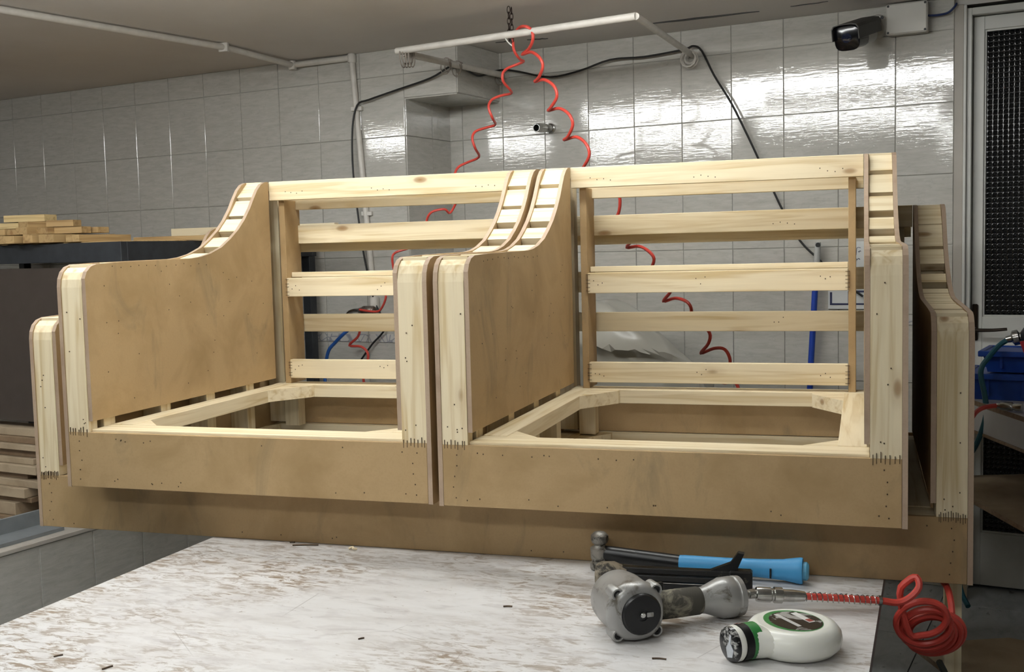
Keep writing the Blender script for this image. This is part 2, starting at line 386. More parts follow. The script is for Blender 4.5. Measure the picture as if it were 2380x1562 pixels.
def frame(name, label, cat, W, loc, rz=0, sofa=False, seed=1):
    rnd = random.Random(seed)
    T = thing(name, label, cat, loc, rz)
    t, p = T_, P_
    # --- arms
    for side in (0, 1):
        X = (lambda x: x) if side == 0 else (lambda x: W - x)
        def span(a, b): return (min(X(a), X(b)), max(X(a), X(b)))
        outer = [(0, 0)] + PROF + [(DOUT, .80), (DOUT, 0)]
        x0, x1 = span(0, t); obj('side_panel', prism(outer, 'x', x0, x1, 1), [MDF, MDF_E], T)
        inner = [(.004, ZB), (.004, .50)] + PROF[1:] + [(DIN, ZB)]
        x0, x1 = span(t + p, 2 * t + p); obj('side_panel', prism(inner, 'x', x0, x1, 1), [MDF, MDF_E], T)
        x0, x1 = span(t + .0005, t + p - .0005)
        post = [(.0015, HP)] + [(y + .0025, z - .002) for (y, z) in PROF[:4]] + [(.034, .535), (.034, HP)]
        obj('front_post', prism(post, 'x', x0, x1), PINE['z'], T)
        for (a, b) in (SOFA_SLATS if sofa else CURVE_SLATS):
            obj('arm_slat', oriented_board(a, b, .024, x0, x1), PINE['x'], T)
        y = .036 if not sofa else .036
        tops = [(.036, .13), (.15, .22), (.225, .325)] + ([] if sofa else [(.33, .43), (.436, .50)])
        for (a, b) in tops:
            za = .5545 if a < .1 else .557
            obj('arm_slat', box(x0, x1, a, b, za - .02, za, .001), PINE['x'], T)
        obj('top_block', box(x0, x1, .889, DOUT - .004, .772, .7985, .001), PINE['x'], T)
        for (yy, zt) in ((.06, .53), (.30, .53), (.52, .53), (.74, .62), (.98, .77)):
            obj('batten', box(x0, x1, yy, yy + .045, .012, zt, .001), PINE['z'], T)
    xi = 2 * t + p
    # --- front panel and base
    obj('front_panel', box(t + .0005, W - t - .0005, 0, .0115, .001, HP, .0008), [MDF], T)
    obj('rear_panel', box(t + .001, W - t - .001, DOUT - .012, DOUT, .002, HP, .0008), MDF, T)
    # --- seat frame
    zt, zb = HP + (0 if sofa else .008), HP - .032
    obj('seat_front_rail', box(t + p, W - t - p, .0125, .090, zb, zt - .002, .0012), PINE['x'], T)
    obj('seat_back_rail', box(t + p, W - t - p, .905, .985, zb, zt, .0012), PINE['x'], T)
    sr = [(xi - .006, xi + .052)]; sr.append((W - sr[0][1], W - sr[0][0]))
    for (a, b) in sr: obj('seat_side_rail', box(a, b, .0905, .9045, zb, zt, .0012), PINE['y'], T)
    xs = [sr[0][1], sr[1][0]]
    if sofa:
        xm = 1.245; obj('seat_cross_rail', box(xm - .03, xm + .03, .0905, .9045, zb, zt, .0012), PINE['y'], T); cuts = [(xs[0], xm - .03), (xm + .03, xs[1])]
        obj('seat_cross_rail', box(xm - 1.22 + 1.22 - .62, xm - .56, .0905, .9045, zb, zb + .02, .001), PINE['y'], T)
    else: cuts = [(xs[0], xs[1])]
    for (a, b) in cuts:
        for (cx, sx) in ((a, 1), (b, -1)):
            obj('corner_block', prism([(cx, .091), (cx + sx * .07, .091), (cx, .165)], 'z', zb, zt - .002), PINE['x'], T)
            obj('corner_block', prism([(cx, .904), (cx + sx * .085, .904), (cx + sx * .085, .885), (cx, .76)], 'z', zb + .002, zt - .001), PINE['x'], T)
    # short legs of the base
    for xx in (xi, W - xi - .05):
        obj('base_post', box(xx, xx + .05, .955, 1.0, .003, zb, .001), PINE['z'], T)
        obj('base_post', box(xx, xx + .05, .03, .075, .003, zb, .001), PINE['z'], T)
    # --- back
    u0, u1 = xi + .021, xi + .041
    ups = [(u0, u1), (W - u1, W - u0)] + ([(W / 2 - .01, W / 2 + .01)] if sofa else [])
    for (a, b) in ups: obj('back_upright', box(a, b, .930, 1.03, zt, .741, .0008), MDF if not sofa else PINE['z'], T)
    obj('top_rail', box(xi + .0006, W - xi - .0006, .907, .932, .74, .80, .0012), PINE['x'], T)
    obj('top_rail_backing', box(xi + .001, W - xi - .001, 1.005, 1.03, .712, .799, .001), PINE['x'], T)
    zs = [(.567, .630), (.447, .505), (.165, .224)] if sofa else [(.430, .490), (.165, .225)]
    for k, (a, b) in enumerate(zs):
        o = obj('back_slat', box(u1 + .001, W - u1 - .001, .926, .948, a, b, .0012), PINE['x'], T)
        o.rotation_euler = (0, 0, 0)
    if not sofa:
        obj('lumbar_batten', box(u1 + .001, W - u1 - .001, .96, .98, .492, .508, .001), PINE['x'], T)
    # --- staples across the joints and nail marks
    sb = bmesh.new()
    for side in (0, 1):
        xa, xb = (t + .004, t + p - .004) if side == 0 else (W - t - p + .004, W - t - .004)
        m = 7 if not sofa else 12
        for k in range(m):
            x = xa + (xb - xa) * (k + .5 * rnd.random()) / (m - .5); h = .007 + .004 * rnd.random(); dz = rnd.uniform(-.003, .003)
            box(x - .0006, x + .0006, -.0006, .004, HP - h + dz, HP + h + dz, bm=sb)
    for (a, b) in zs:
        for x in (u1 - .004, W - u1 - .008):
            for k in range(5):
                z = a + (b - a) * (k + .5) / 5 + rnd.uniform(-.003, .003); box(x, x + .012, .9245, .929, z - .0005, z + .0005, bm=sb)
    tag(obj('staples', sb, STAPLE, T), kind='stuff')
    nb = bmesh.new()
    def dot_y(x, y, z, r=.0012): box(x - r, x + r, y - .0006, y + .002, z - r * 1.2, z + r * 1.2, bm=nb)
    def dot_x(x, y, z, r=.0012): box(x - .0006, x + .0006, y - r, y + r, z - r * 1.2, z + r * 1.2, bm=nb)
    for k in range(9): dot_y(t + .05 + (W - .1) * rnd.random(), 0, HP - .014 - rnd.random() * .01)
    for k in range(10): dot_y(t + .05 + (W - .1) * rnd.random(), 0, .012 + rnd.random() * .012)
    for s in (t + .03, W - t - .03):
        for k in range(5): dot_y(s + rnd.uniform(-.006, .006), 0, .02 + .024 * k)
        for k in range(6): dot_y(s + rnd.uniform(-.024, .024), .0012, HP + .01 + (rnd.random() ** 2) * .35, .0011)
    for k in range(26): dot_x(xi, .06 + .8 * rnd.random(), .19 + .34 * rnd.random())
    for k in range(12): dot_x(xi, .1 + .04 * k + rnd.uniform(-.01, .01), .545 + rnd.uniform(-.004, .004))
    for c0 in (xi + .06, W * .45, W * .8):
        for k in range(4): dot_y(c0 + .02 * k, .907, .758 + rnd.uniform(-.004, .01), .0012)
        for (a, b) in zs:
            for k in range(3): dot_y(c0 + .013 * k, .926, (a + b) / 2 + rnd.uniform(-.015, .015), .0012)
    tag(obj('nail_marks', nb, STAPLE, T), kind='stuff')
    return T
TABLE_Z = .56
frame('sofa_frame', 'long unfinished sofa frame lying on the workbench under the two armchair frames', 'sofa', 2.3061, (-1.1923, .1176, TABLE_Z), 0, True, 3)
frame('armchair_frame', 'unfinished armchair frame at the lumber rack end of the sofa frame', 'armchair', W_, (-.0183 - W_, .0076, TABLE_Z + HP + .0005), 0, False, 11)
frame('armchair_frame', 'unfinished armchair frame at the door end of the sofa frame', 'armchair', W_, (0, 0, TABLE_Z + HP + .0005), 0, False, 12)

# ---------------------------------------------------------------- workbench
def bench_mat():
    m = newmat('worn_white_paint', s2l('#d9d6d2'), .38); t = NT(m)
    co = t.coords((1, 1, 1), False)
    c = t.ramp(t.noise(t.coords((3, 9, 1), False), 2.2, 6, .65, .3), [(.25, s2l('#c6c3c0')), (.5, s2l('#dad9d8')), (.8, s2l('#e2e2e2'))])
    patch = t.noise(co, 2.1, 4, .55, .4); wear = t.noise(t.coords((9, 26, 1), False), 2.4, 6, .72, .8)
    ad = t.n('ShaderNodeMath', operation='MULTIPLY'); t.l(t.ramp(patch, [(.38, BW0), (.58, BW1)]), ad.inputs[0]); t.l(t.ramp(wear, [(.48, BW0), (.59, BW1)]), ad.inputs[1])
    c = t.mix(ad.outputs[0], c, s2l('#8f8070'))
    w2 = t.noise(t.coords((14, 40, 1), False), 2.0, 5, .7, .6); c = t.mix(t.ramp(w2, [(.63, BW0), (.69, (.75,) * 3)]), c, s2l('#86776a'))
    w3 = t.noise(t.coords((5, 12, 1), False), 2.7, 3, .5, .6); c = t.mix(t.ramp(w3, [(.55, BW0), (.72, (.4,) * 3)]), c, s2l('#a7a1a0'))
    v = t.n('ShaderNodeTexVoronoi'); v.feature = 'DISTANCE_TO_EDGE'; v.inputs['Scale'].default_value = 3.1; t.l(t.coords((1, 1.7, 1), False), v.inputs['Vector'])
    sm = t.n('ShaderNodeMath', operation='MULTIPLY'); t.l(t.ramp(v.outputs['Distance'], [(.002, (.5,) * 3), (.004, BW0)]), sm.inputs[0]); t.l(t.ramp(t.noise(co, 3.3, 2), [(.5, BW0), (.58, BW1)]), sm.inputs[1])
    c = t.mix(sm.outputs[0], c, s2l('#6f655c'))
    t.color(c); t.bump(wear, .08, .001); return m
BENCH = bench_mat(); BEDGE = plain('bench_edge', '#8d8584', .6, 0, .2, 30)
wbz = R_(-3.4)
wt = thing('workbench', 'low white painted workbench with worn brown patches carrying the sofa frame', 'workbench', (.13, -.05, 0), wbz)
top = prism([(-.80, -1.15), (.80, -1.15), (.80, 1.0), (-.80, 1.0)], 'z', TABLE_Z - .028, TABLE_Z, 1)
obj('bench_top', top, [BENCH, BEDGE], wt)
for sx in (-.74, .68):
    for sy in (-1.0, .80): obj('leg', box(sx, sx + .06, sy, sy + .06, 0, TABLE_Z - .028, .002), STEEL_BLK, wt)
for sy in (-.99, .81): obj('apron', box(-.68, .68, sy, sy + .03, TABLE_Z - .10, TABLE_Z - .028, .002), STEEL_BLK, wt)
for sx in (-.73, .70): obj('apron', box(sx, sx + .03, -.94, .80, TABLE_Z - .10, TABLE_Z - .028, .002), STEEL_BLK, wt)
# ---------------------------------------------------------------- tools on the bench
def dirty(name, base, dirt, rough, metal, lo=.55, hi=.68, sc=18, spec=.5):
    m = newmat(name, s2l(base), rough, metal, spec); t = NT(m); co = t.coords((1, 1, 1))
    c = t.mix(t.ramp(t.noise(co, sc, 6, .7, .6), [(lo, BW0), (hi, BW1)]), s2l(base), s2l(dirt)); t.color(c); t.bump(t.noise(co, sc * 4, 3), .15, .001); return m
ALU = dirty('scuffed_cast_alloy', '#979795', '#5d584f', .34, .35, .55, .66)
GRIP = dirty('grubby_grey_grip', '#45433d', '#8b8676', .8, 0, .5, .66, 22, .2)
BLKP = dirty('grubby_black_metal', '#101112', '#5b564c', .35, .2, .62, .70, 26)
PLUG = plain('black_plastic', '#111214', .38, spec=.35)
ha = math.atan2(.144, .21)
ng = thing('nail_gun', 'grey cast alloy pneumatic nailer with a black nose lying beside the hammer', 'nail gun', (.488, -.318, TABLE_Z), ha)
ng.scale = (.92,) * 3
# local x: towards the handle end; local -y: nose axis
HZ = .058
def sq(r, n=3.2, k=40):
    out = []
    for i in range(k):
        a = 2 * math.pi * i / k; c, s = math.cos(a), math.sin(a); q = (abs(c) ** n + abs(s) ** n) ** (-1 / n); out.append((r * q * c, r * q * s))
    return out
def loft(sections, bm=None):
    """sections: list of list of 3d points with equal counts"""
    b = bm or bmesh.new(); rs = [[b.verts.new(p) for p in sec] for sec in sections]; k = len(rs[0])
    for i in range(len(rs) - 1):
        for j in range(k): b.faces.new((rs[i][j], rs[i][(j + 1) % k], rs[i + 1][(j + 1) % k], rs[i + 1][j]))
    b.faces.new(rs[0][::-1]); b.faces.new(rs[-1]); return b
def ring_y(y, r, n=3.2, zc=HZ): return [(px, y, zc + pz) for (px, pz) in sq(r, n)]
body = loft([ring_y(-.064, .046, 2.2), ring_y(-.060, .052, 2.3), ring_y(-.044, .0575, 2.5), ring_y(-.036, .058, 2.5), ring_y(-.03, .0565, 2.2), ring_y(.03, .0575, 2.1), ring_y(.055, .055, 2.05), ring_y(.075, .045, 2), ring_y(.086, .024, 2)])
hsg = obj('housing', body, ALU, ng, smooth=True)
obj('nose_cap', lathe([(.0, .0), (.041, .0), (.041, .007), (.0375, .0115), (.012, .0125), (.0115, .010), (.0, .010)], align((.004, -.060, HZ), (0, -1, 0)), 32), PLUG, ng, smooth=True)
cs = obj('centre_screw', lathe([(.0, 0), (.0055, 0), (.0055, .004), (.004, .0055), (0, .0055)], align((.004, -.0705, HZ), (0, -1, 0)), 12), CHROME, ng, smooth=True)
obj('pointer', box(.012, .026, -.0745, -.072, HZ - .005, HZ + .004, .001), ALU, ng)
for (sx, sz) in ((-1, 1), (1, 1), (-1, -1), (1, -1)):
    lug = obj('screw_lug', lathe([(.0, 0), (.0125, 0), (.013, .03), (.0115, .034), (.0085, .034), (.0085, .028), (0, .028)], align((sx * .0405, -.022, HZ + sz * .0405), (0, -1, 0)), 20), ALU, ng, smooth=True)
    obj('socket_screw', lathe([(0, 0), (.0078, 0), (.0078, .031), (.004, .031), (.004, .029), (0, .029)], align((sx * .0405, -.022, HZ + sz * .0405), (0, -1, 0)), 12), PLUG, ng, smooth=True)
obj('neck', lathe([(.034, -.02), (.032, .0), (.030, .022)], align((.045, .012, HZ - .012), (1, 0, 0)), 24), ALU, ng, smooth=True)
obj('grip', lathe([(.0, 0), (.0265, 0), (.0285, .004), (.0290, .05), (.0285, .096), (.027, .101), (0, .101)], align((.064, .012, HZ - .015), (1, 0, 0)), 28), GRIP, ng, smooth=True)
obj('end_cap', lathe([(.0, 0), (.026, .0), (.0275, .012), (.036, .035), (.0415, .05), (.042, .074), (.0405, .076), (.0405, .079), (.042, .081), (.041, .092), (.030, .097), (0, .098)], align((.163, .012, .0425), (1, 0, 0)), 32), ALU, ng, smooth=True)
af = obj('air_inlet', lathe([(.0, 0), (.017, 0), (.019, .006), (.016, .011), (.008, .012), (.008, .02), (.0105, .02), (.0105, .034), (0, .034)], align((.258, .012, .0425), (1, 0, 0)), 8), CHROME, ng)
# magazine behind the handle (world direction nearly along x)
mz = -ha + R_(4)
def mloc(M_pts): return M_pts
mg = bpy.data.objects.new('magazine', None); COL.objects.link(mg); mg.parent = ng; mg.rotation_euler = (0, 0, mz)
mg.location = Matrix.Rotation(-ha, 3, 'Z') @ Vector((.372 - .488, -.045 + .318, 0))
obj('magazine_rail', box(.0, .29, -.012, .012, .004, .020, .002), BLKP, mg); obj('magazine_rail', box(.01, .31, -.010, .010, .0225, .036, .002), BLKP, mg)
obj('magazine_cover', box(.03, .30, -.008, .012, .0385, .052, .002), BLKP, mg)
obj('rail_edge', box(.0, .29, -.0128, -.011, .0205, .0222, 0), CHROME, mg)
obj('front_bracket', loft([[(x, y * k, .03 + z * k) for (y, z) in sq(.03, 3, 16)] for (x, k) in ((-.01, .75), (.0, .95), (.03, 1.0), (.06, .6))]), dirty('grubby_grey_bracket', '#8a8171', '#2c2923', .7, .1, .5, .62, 30), mg, smooth=True)
obj('magazine_latch', prism([(.24, .05), (.30, .05), (.318, .092), (.305, .094), (.288, .07)], 'y', -.006, .012), BLKP, mg)
obj('magazine_foot', box(.285, .335, -.013, .016, .002, .055, .004), BLKP, mg)
obj('trigger', box(.064, .10, .038, .05, HZ - .005, HZ + .022, .003), BLKP, ng)
# hammer
BLUE = dirty('blue_rubber_grip', '#3f93c8', '#2c5f80', .5, 0, .66, .74, 14)
hm = thing('hammer', 'hammer with a blue grip and a battered grey head lying against the sofa frame', 'hammer', (.35, .062, TABLE_Z), R_(-1.5))
obj('hammer_head', lathe([(0, 0), (.020, 0), (.022, .004), (.022, .016), (.017, .020), (.020, .026), (.021, .048), (.013, .053), (.012, .056), (.017, .060), (.0195, .066), (.019, .076), (.012, .083), (0, .085)], None, 20), dirty('battered_grey_steel', '#8d8a84', '#3d3a34', .45, .6, .48, .6, 40), hm, smooth=True)
obj('shaft', tube([(.012, 0, .036), (.19, 0, .026)], lambda t: .0175 - .001 * t, 12, 1), BLKP, hm, smooth=True)
obj('grip', lathe([(0, 0), (.0165, 0), (.0172, .01), (.0172, .10), (.019, .17), (.0215, .215), (.0265, .245), (.0275, .252), (.0265, .256), (0, .256)], align((.176, 0, .0268), (1, 0, .004)), 24), BLUE, hm, smooth=True)
obj('pommel', lathe([(0, 0), (.019, 0), (.019, .010), (.015, .014), (0, .014)], align((.43, 0, .0275), (1, 0, 0)), 20), plain('pale_blue_plastic', '#5aa6c9', .45), hm, smooth=True)
obj('grip_slot', box(.367, .3705, -.0232, -.019, .014, .034, 0), PLUG, hm)
# glue bottle
GLW = newmat('milky_plastic', s2l('#e9eae2'), .28); _g = GLW.node_tree.nodes['Principled BSDF']; _g.inputs['Subsurface Weight'].default_value = .25; _g.inputs['Subsurface Radius'].default_value = (.01, .01, .008)
bt_a = math.atan2(-.075, -.09)
gb = thing('glue_bottle', 'white plastic glue bottle lying on its side with a green and black cap', 'bottle', (.785, -.335, TABLE_Z), bt_a)
obj('bottle_body', lathe([(0, .0), (.055, .0), (.070, .004), (.080, .014), (.083, .026), (.081, .038), (.073, .048), (.062, .0525), (.060, .0521), (0, .0516)], None, 48), GLW, gb, smooth=True)
obj('bottle_neck', loft([[(x, y * ry, (.026 + (x - .05) * .12) + z * rz) for (y, z) in sq(1, 2.1, 24)] for (x, ry, rz) in ((.05, .055, .022), (.068, .045, .026), (.08, .036, .0285), (.092, .0305, .0295))]), GLW, gb, smooth=True)
GRN = dirty('green_print', '#2f7a3d', '#1c4a27', .35, 0, .6, .75, 8)
SCUF = dirty('scuffed_black_film', '#17181a', '#a9a9a6', .25, .1, .55, .60, 16)
cap = obj('cap', lathe([(0, .0), (.0308, 0), (.0308, .019), (.0303, .0195), (.0303, .033), (.028, .0335), (.028, .0365), (.0305, .037), (.0305, .046), (.0285, .052), (.023, .055), (0, .056)], align((.079, 0, .0312), (1, 0, 0)), 32, mi=[0, 0, 1, 1, 1, 2, 2, 2, 3, 3, 3]), [GRN, PLUG, GLW, SCUF], gb, smooth=True)
RPR = plain('red_print', '#c8503f', .4); PPR = plain('pale_print', '#e5d3cb', .4)
def cap_patch(nm, ang, x0, x1, half, m, r=.0311, par=None):
    b = bmesh.new(); k = 14; ctr = []
    for i in range(k):
        a = 2 * math.pi * i / k; x = (x0 + x1) / 2 + (x1 - x0) / 2 * math.cos(a); q = ang + half * math.sin(a)
        ctr.append(b.verts.new((.079 + x, r * math.cos(q), .0312 + r * math.sin(q))))
    b.faces.new(ctr); return obj(nm, b, m, par)
for ang in (R_(118), R_(182)):
    cap_patch('badge', ang, .0205, .0325, .30, PPR, .0309, cap); cap_patch('badge', ang, .0215, .0315, .26, RPR, .0312, cap); cap_patch('badge', ang, .025, .028, .17, PPR, .0315, cap)
_bl = bmesh.new(); _vs = [_bl.verts.new((.1425, .004 + .017 * math.cos(a) * (1 if math.cos(a) > 0 else .6), .030 + .019 * math.sin(a))) for a in [2 * math.pi * i / 16 for i in range(16)]]; _bl.faces.new(_vs)
obj('cap_mark', prism([(.002, .010), (.016, .014), (.020, .027), (.011, .036), (.013, .050), (.009, .052), (.006, .038), (-.002, .026)], 'x', .1345, .1354), plain('pale_grey_patch', '#b9bec4', .35), cap); _bl.free()  # pale grey irregular shape on the end of the cap
def disc(r0, r1, z, k=36, ofs=(0, 0)):
    b = bmesh.new(); b.faces.new([b.verts.new((ofs[0] + r0 * math.cos(2 * math.pi * i / k), ofs[1] + r1 * math.sin(2 * math.pi * i / k), z)) for i in range(k)]); return b
lab = obj('label', disc(.048, .056, .0524), GRN, gb); obj('label_print', disc(.043, .050, .0527, ofs=(-.003, .003)), SCUF, lab)
st = obj('sticker', box(-.030, -.018, -.032, .022, .0528, .0532), plain('white_sticker', '#d9d9d6', .4), lab); obj('sticker_square', box(-.0295, -.0195, .006, .019, .0532, .0534), plain('dark_red_print', '#8f3a30', .4), lab)
obj('label_stripe', box(.004, .012, -.04, .03, .0528, .053), plain('silver_print', '#c4c4c2', .3), lab)

# loose nails and wood shavings on the bench
for (p, q, r) in [((-.42, .085), (-.359, .102), .0022), ((-.441, .109), (-.428, .111), .002), ((.222, -.233), (.239, -.229), .0018), ((-.476, -.682), (-.466, -.670), .0015), ((-.350, -.712), (-.342, -.694), .0016), ((.556, -.436), (.580, -.434), .0016), ((.02, -.47), (.028, -.462), .0015)]:
    o = obj('loose_nail', tube([(p[0], p[1], TABLE_Z + r), ((p[0] + q[0]) / 2, (p[1] + q[1]) / 2 + .002, TABLE_Z + r), (q[0], q[1], TABLE_Z + r)], r, 6, 3), STAPLE, smooth=True)
    tag(o, {.0022: 'long dark nail lying at the foot of the sofa frame', .002: 'short dark nail touching the front of the sofa frame'}.get(r, 'tiny dark nail lying loose on the white bench top away from the sofa'), 'nail', 'loose nails on the bench')
o = obj('wood_shaving', tube([(-.27, .085, TABLE_Z + .003), (-.262, .09, TABLE_Z + .006), (-.256, .083, TABLE_Z + .004), (-.25, .088, TABLE_Z + .002)], .003, 5, 3), PINE['x']); tag(o, 'pale curled wood shaving at the foot of the sofa frame', 'wood shaving')

# ---------------------------------------------------------------- air hose of the nail gun, coiled over the bench edge
hs = thing('air_hose', 'orange red coiled air hose with chrome coupling hanging off the bench edge', 'hose', (.73, -.155, TABLE_Z))
def W2(L, o): return [tuple(Vector(p) - Vector(o)) for p in L]
HO = (.73, -.155, TABLE_Z)
dirh = Vector((.098, .008 + .02, -.006)).normalized()
P0 = Vector((.6995, -.160, .599)); dq = (Vector((.835, -.115, .588)) - P0).normalized()
obj('coupling', lathe([(0, 0), (.009, 0), (.009, .006), (.0135, .007), (.0145, .012), (.0145, .034), (.0125, .036), (.0125, .040), (.0155, .041), (.0155, .056), (.012, .058), (.012, .078), (.0095, .100), (0, .101)], align(P0 - Vector(HO), dq), 14), CHROME, hs, smooth=True)
E0 = P0 + dq * .098
path = [E0, E0 + dq * .03, Vector((.925, -.088, .5805)), Vector((.962, -.078, .5755))]
# first small loop then a sagging coil behind it
path += [Vector((.985, -.073, .585)), Vector((1.002, -.068, .605)), Vector((.998, -.06, .622)), Vector((.982, -.056, .612)), Vector((.968, -.052, .585))]
cx, cy, cz, rr = 1.007, -.045, .535, .052
c0, c1 = Vector((1.003, -.048, .548)), Vector((1.044, .055, .478))
turns = 6; kk = turns * 12
for i in range(4, kk):
    t = i / kk; a = math.pi * .62 + 2 * math.pi * turns * t; c = c0.lerp(c1, t); r = .044 + .004 * min(1, t * 2) + .004 * math.sin(9 * t)
    ex, ez = Vector((.93, -.10, .30)).normalized(), Vector((-.22, -.42, .88)).normalized()
    path.append(c + ex * (r * math.cos(a)) + ez * (r * math.sin(a)) + Vector((0, 0, -.02 * math.sin(math.pi * t))))
path += [Vector((1.07, .085, .50)), Vector((1.07, .11, .535)), Vector((1.06, .16, .552)), Vector((1.03, .25, .55))]
obj('hose_coil', tube(W2(path, HO), .0068, 8, 3), RED, hs, smooth=True)
spn = bmesh.new(); SP = []
a0, a1 = E0, Vector((.928, -.087, .580)); dd = (a1 - a0).normalized(); e1 = dd.orthogonal().normalized(); e2 = dd.cross(e1)
for i in range(14 * 10 + 1):
    t = i / 140; SP.append(a0.lerp(a1, t) + (e1 * math.cos(2 * math.pi * 14 * t) + e2 * math.sin(2 * math.pi * 14 * t)) * .0088)
tube(W2(SP, HO), .0011, 4, 1, spn); obj('strain_spring', spn, CHROME, hs, smooth=True)
obj('ferrule', lathe([(0, 0), (.0095, 0), (.0095, .006), (0, .006)], align(a1 - Vector(HO), dd), 12), CHROME, hs, smooth=True)
o = obj('dark_hose', tube([(1.05, .10, .40), (1.062, .02, .385), (1.045, -.02, .345), (1.02, -.06, .31), (.985, -.11, .28), (.95, -.16, .22), (.94, -.2, .10), (1.0, -.16, .008), (1.15, -.1, .007)], .007, 8, 4), plain('black_green_hose', '#16211f', .45), smooth=True); tag(o, 'dark green black hose looping under the red coil beside the bench', 'hose')

# ---------------------------------------------------------------- pipes, chain, hoses and cable on the wall and ceiling
o = thing('conduit_pipe', 'white painted conduit running across the ceiling and down the tiled wall', 'pipe', (0, 0, 0))
cd = Vector((-.308, -.951, 0)); s0 = Vector((-1.44, 2.075, 2.082))
tube_pts = [s0 + Vector((-.30, -1.0, 0)) * 3.0, s0 + Vector((-.06, -.455, 0)), s0]
P1 = Vector((-1.781, .744, 2.084)); P2 = Vector((-1.498, 1.62, 2.084)); P3 = Vector((-1.45, 2.085, 2.080)); P4 = Vector((-1.150, 2.046, 2.082)); P5 = Vector((-1.079, 2.034, 1.05))
obj('ceiling_run', tube([P1 + (P1 - P2) * 1.4, P1, P2, P3], .0125, 10, 1), WHITE_PIPE, o, smooth=True)
obj('wall_run', tube([P3, P4], .0125, 10, 1), WHITE_PIPE, o, smooth=True)
obj('drop', tube([P4, P5], .0125, 10, 1), WHITE_PIPE, o, smooth=True)
for p in (P3, P4): obj('elbow', lathe([(0, -.02), (.016, -.02), (.018, -.016), (.018, .012), (.013, .018), (0, .018)], align(p, (0, 0, 1)), 14), WHITE_PIPE, o, smooth=True)
obj('clip', box(P2.x - .02, P2.x + .02, P2.y - .008, P2.y + .008, 2.066, 2.101, .002), WHITE_PIPE, o)
for z in (1.86, 1.42): obj('clip', box(-1.15 + (2.09 - z) * .069 - .022, -1.15 + (2.09 - z) * .069 + .028, 2.03, 2.062, z, z + .018, .002), WHITE_PIPE, o)
obj('socket', lathe([(0, 0), (.02, 0), (.022, .01), (.022, .05), (.014, .06), (0, .06)], align((-1.078, 2.034, 1.02), (0, 0, 1)), 14), WHITE_PIPE, o, smooth=True)
tf = thing('pipe_frame', 'white pipe frame hung from the ceiling to carry the red hose', 'pipe frame', (0, 0, 0))
F1, F2, F3, F4 = Vector((-.735, 1.557, 2.0)), Vector((.205, 1.311, 2.0)), Vector((.268, 2.145, 2.0)), Vector((-.549, 2.298, 2.0))
obj('front_pipe', tube([F1, F2], .0125, 12, 1), WHITE_PIPE, tf, smooth=True); obj('side_pipe', tube([F2, F3], .0115, 12, 1), WHITE_PIPE, tf, smooth=True); obj('side_pipe', tube([F1 + Vector((.02, .01, -.006)), F4], .0125, 12, 1), WHITE_PIPE, tf, smooth=True)
CORD = plain('tie_cord', '#8a8178', .7)
def wraps(c, d, r, k, wid):
    d = Vector(d).normalized(); e1 = d.orthogonal().normalized(); e2 = d.cross(e1); L = []
    for i in range(k * 12 + 1):
        t = i / (k * 12); a = 2 * math.pi * k * t; L.append(Vector(c) + d * wid * (t - .5) + (e1 * math.cos(a) + e2 * math.sin(a)) * r * (1 + .25 * math.sin(a * .5)))
    return L
obj('tie_wire', tube(wraps(F1 + Vector((.035, .015, -.022)), (1, .1, 0), .030, 7, .04), .0022, 5, 1), CORD, tf, smooth=True)
obj('tie_wire', tube(wraps(F3 + Vector((-.005, -.05, -.018)), (.2, 1, 0), .027, 4, .05), .004, 5, 1), WHITE_PIPE, tf, smooth=True)
for t, r in ((.42, .028), (.52, .026), (.94, .026)):
    p = F1.lerp(F4, t); obj('tie_wire', tube(wraps(p + Vector((0, 0, -.012)), (F4 - F1).cross(Vector((0, 0, .3))) + (F4 - F1), r, 2, .02), .002, 5, 1), CORD, tf, smooth=True)
obj('zip_tie', tube([(-.275, 1.44, 2.013), (-.278, 1.436, 1.995), (-.262, 1.432, 1.972), (-.245, 1.432, 1.958)], .0025, 6, 3), CREAM, tf, smooth=True)
ch = thing('chain', 'dark rusty chain hanging the pipe frame from the ceiling', 'chain', (-.257, 1.437, CEIL))
RUST = plain('rusty_iron', '#2e241f', .7, .6, .3, 60)
for (ox, ph, k, z0) in ((-.005, 0, 6, -.004), (.005, 1, 6, -.008)):
    for i in range(k):
        zc = z0 - .011 - .019 * i; L = []
        for q in range(14):
            a = 2 * math.pi * q / 14; px, pz = .0055 * math.cos(a), .0125 * math.sin(a)
            L.append((ox + px, 0, zc + pz) if (i + ph) % 2 == 0 else (ox, px, zc + pz))
        obj('chain_link', tube(L, .0015, 5, 1, closed=True), RUST, ch, smooth=True)
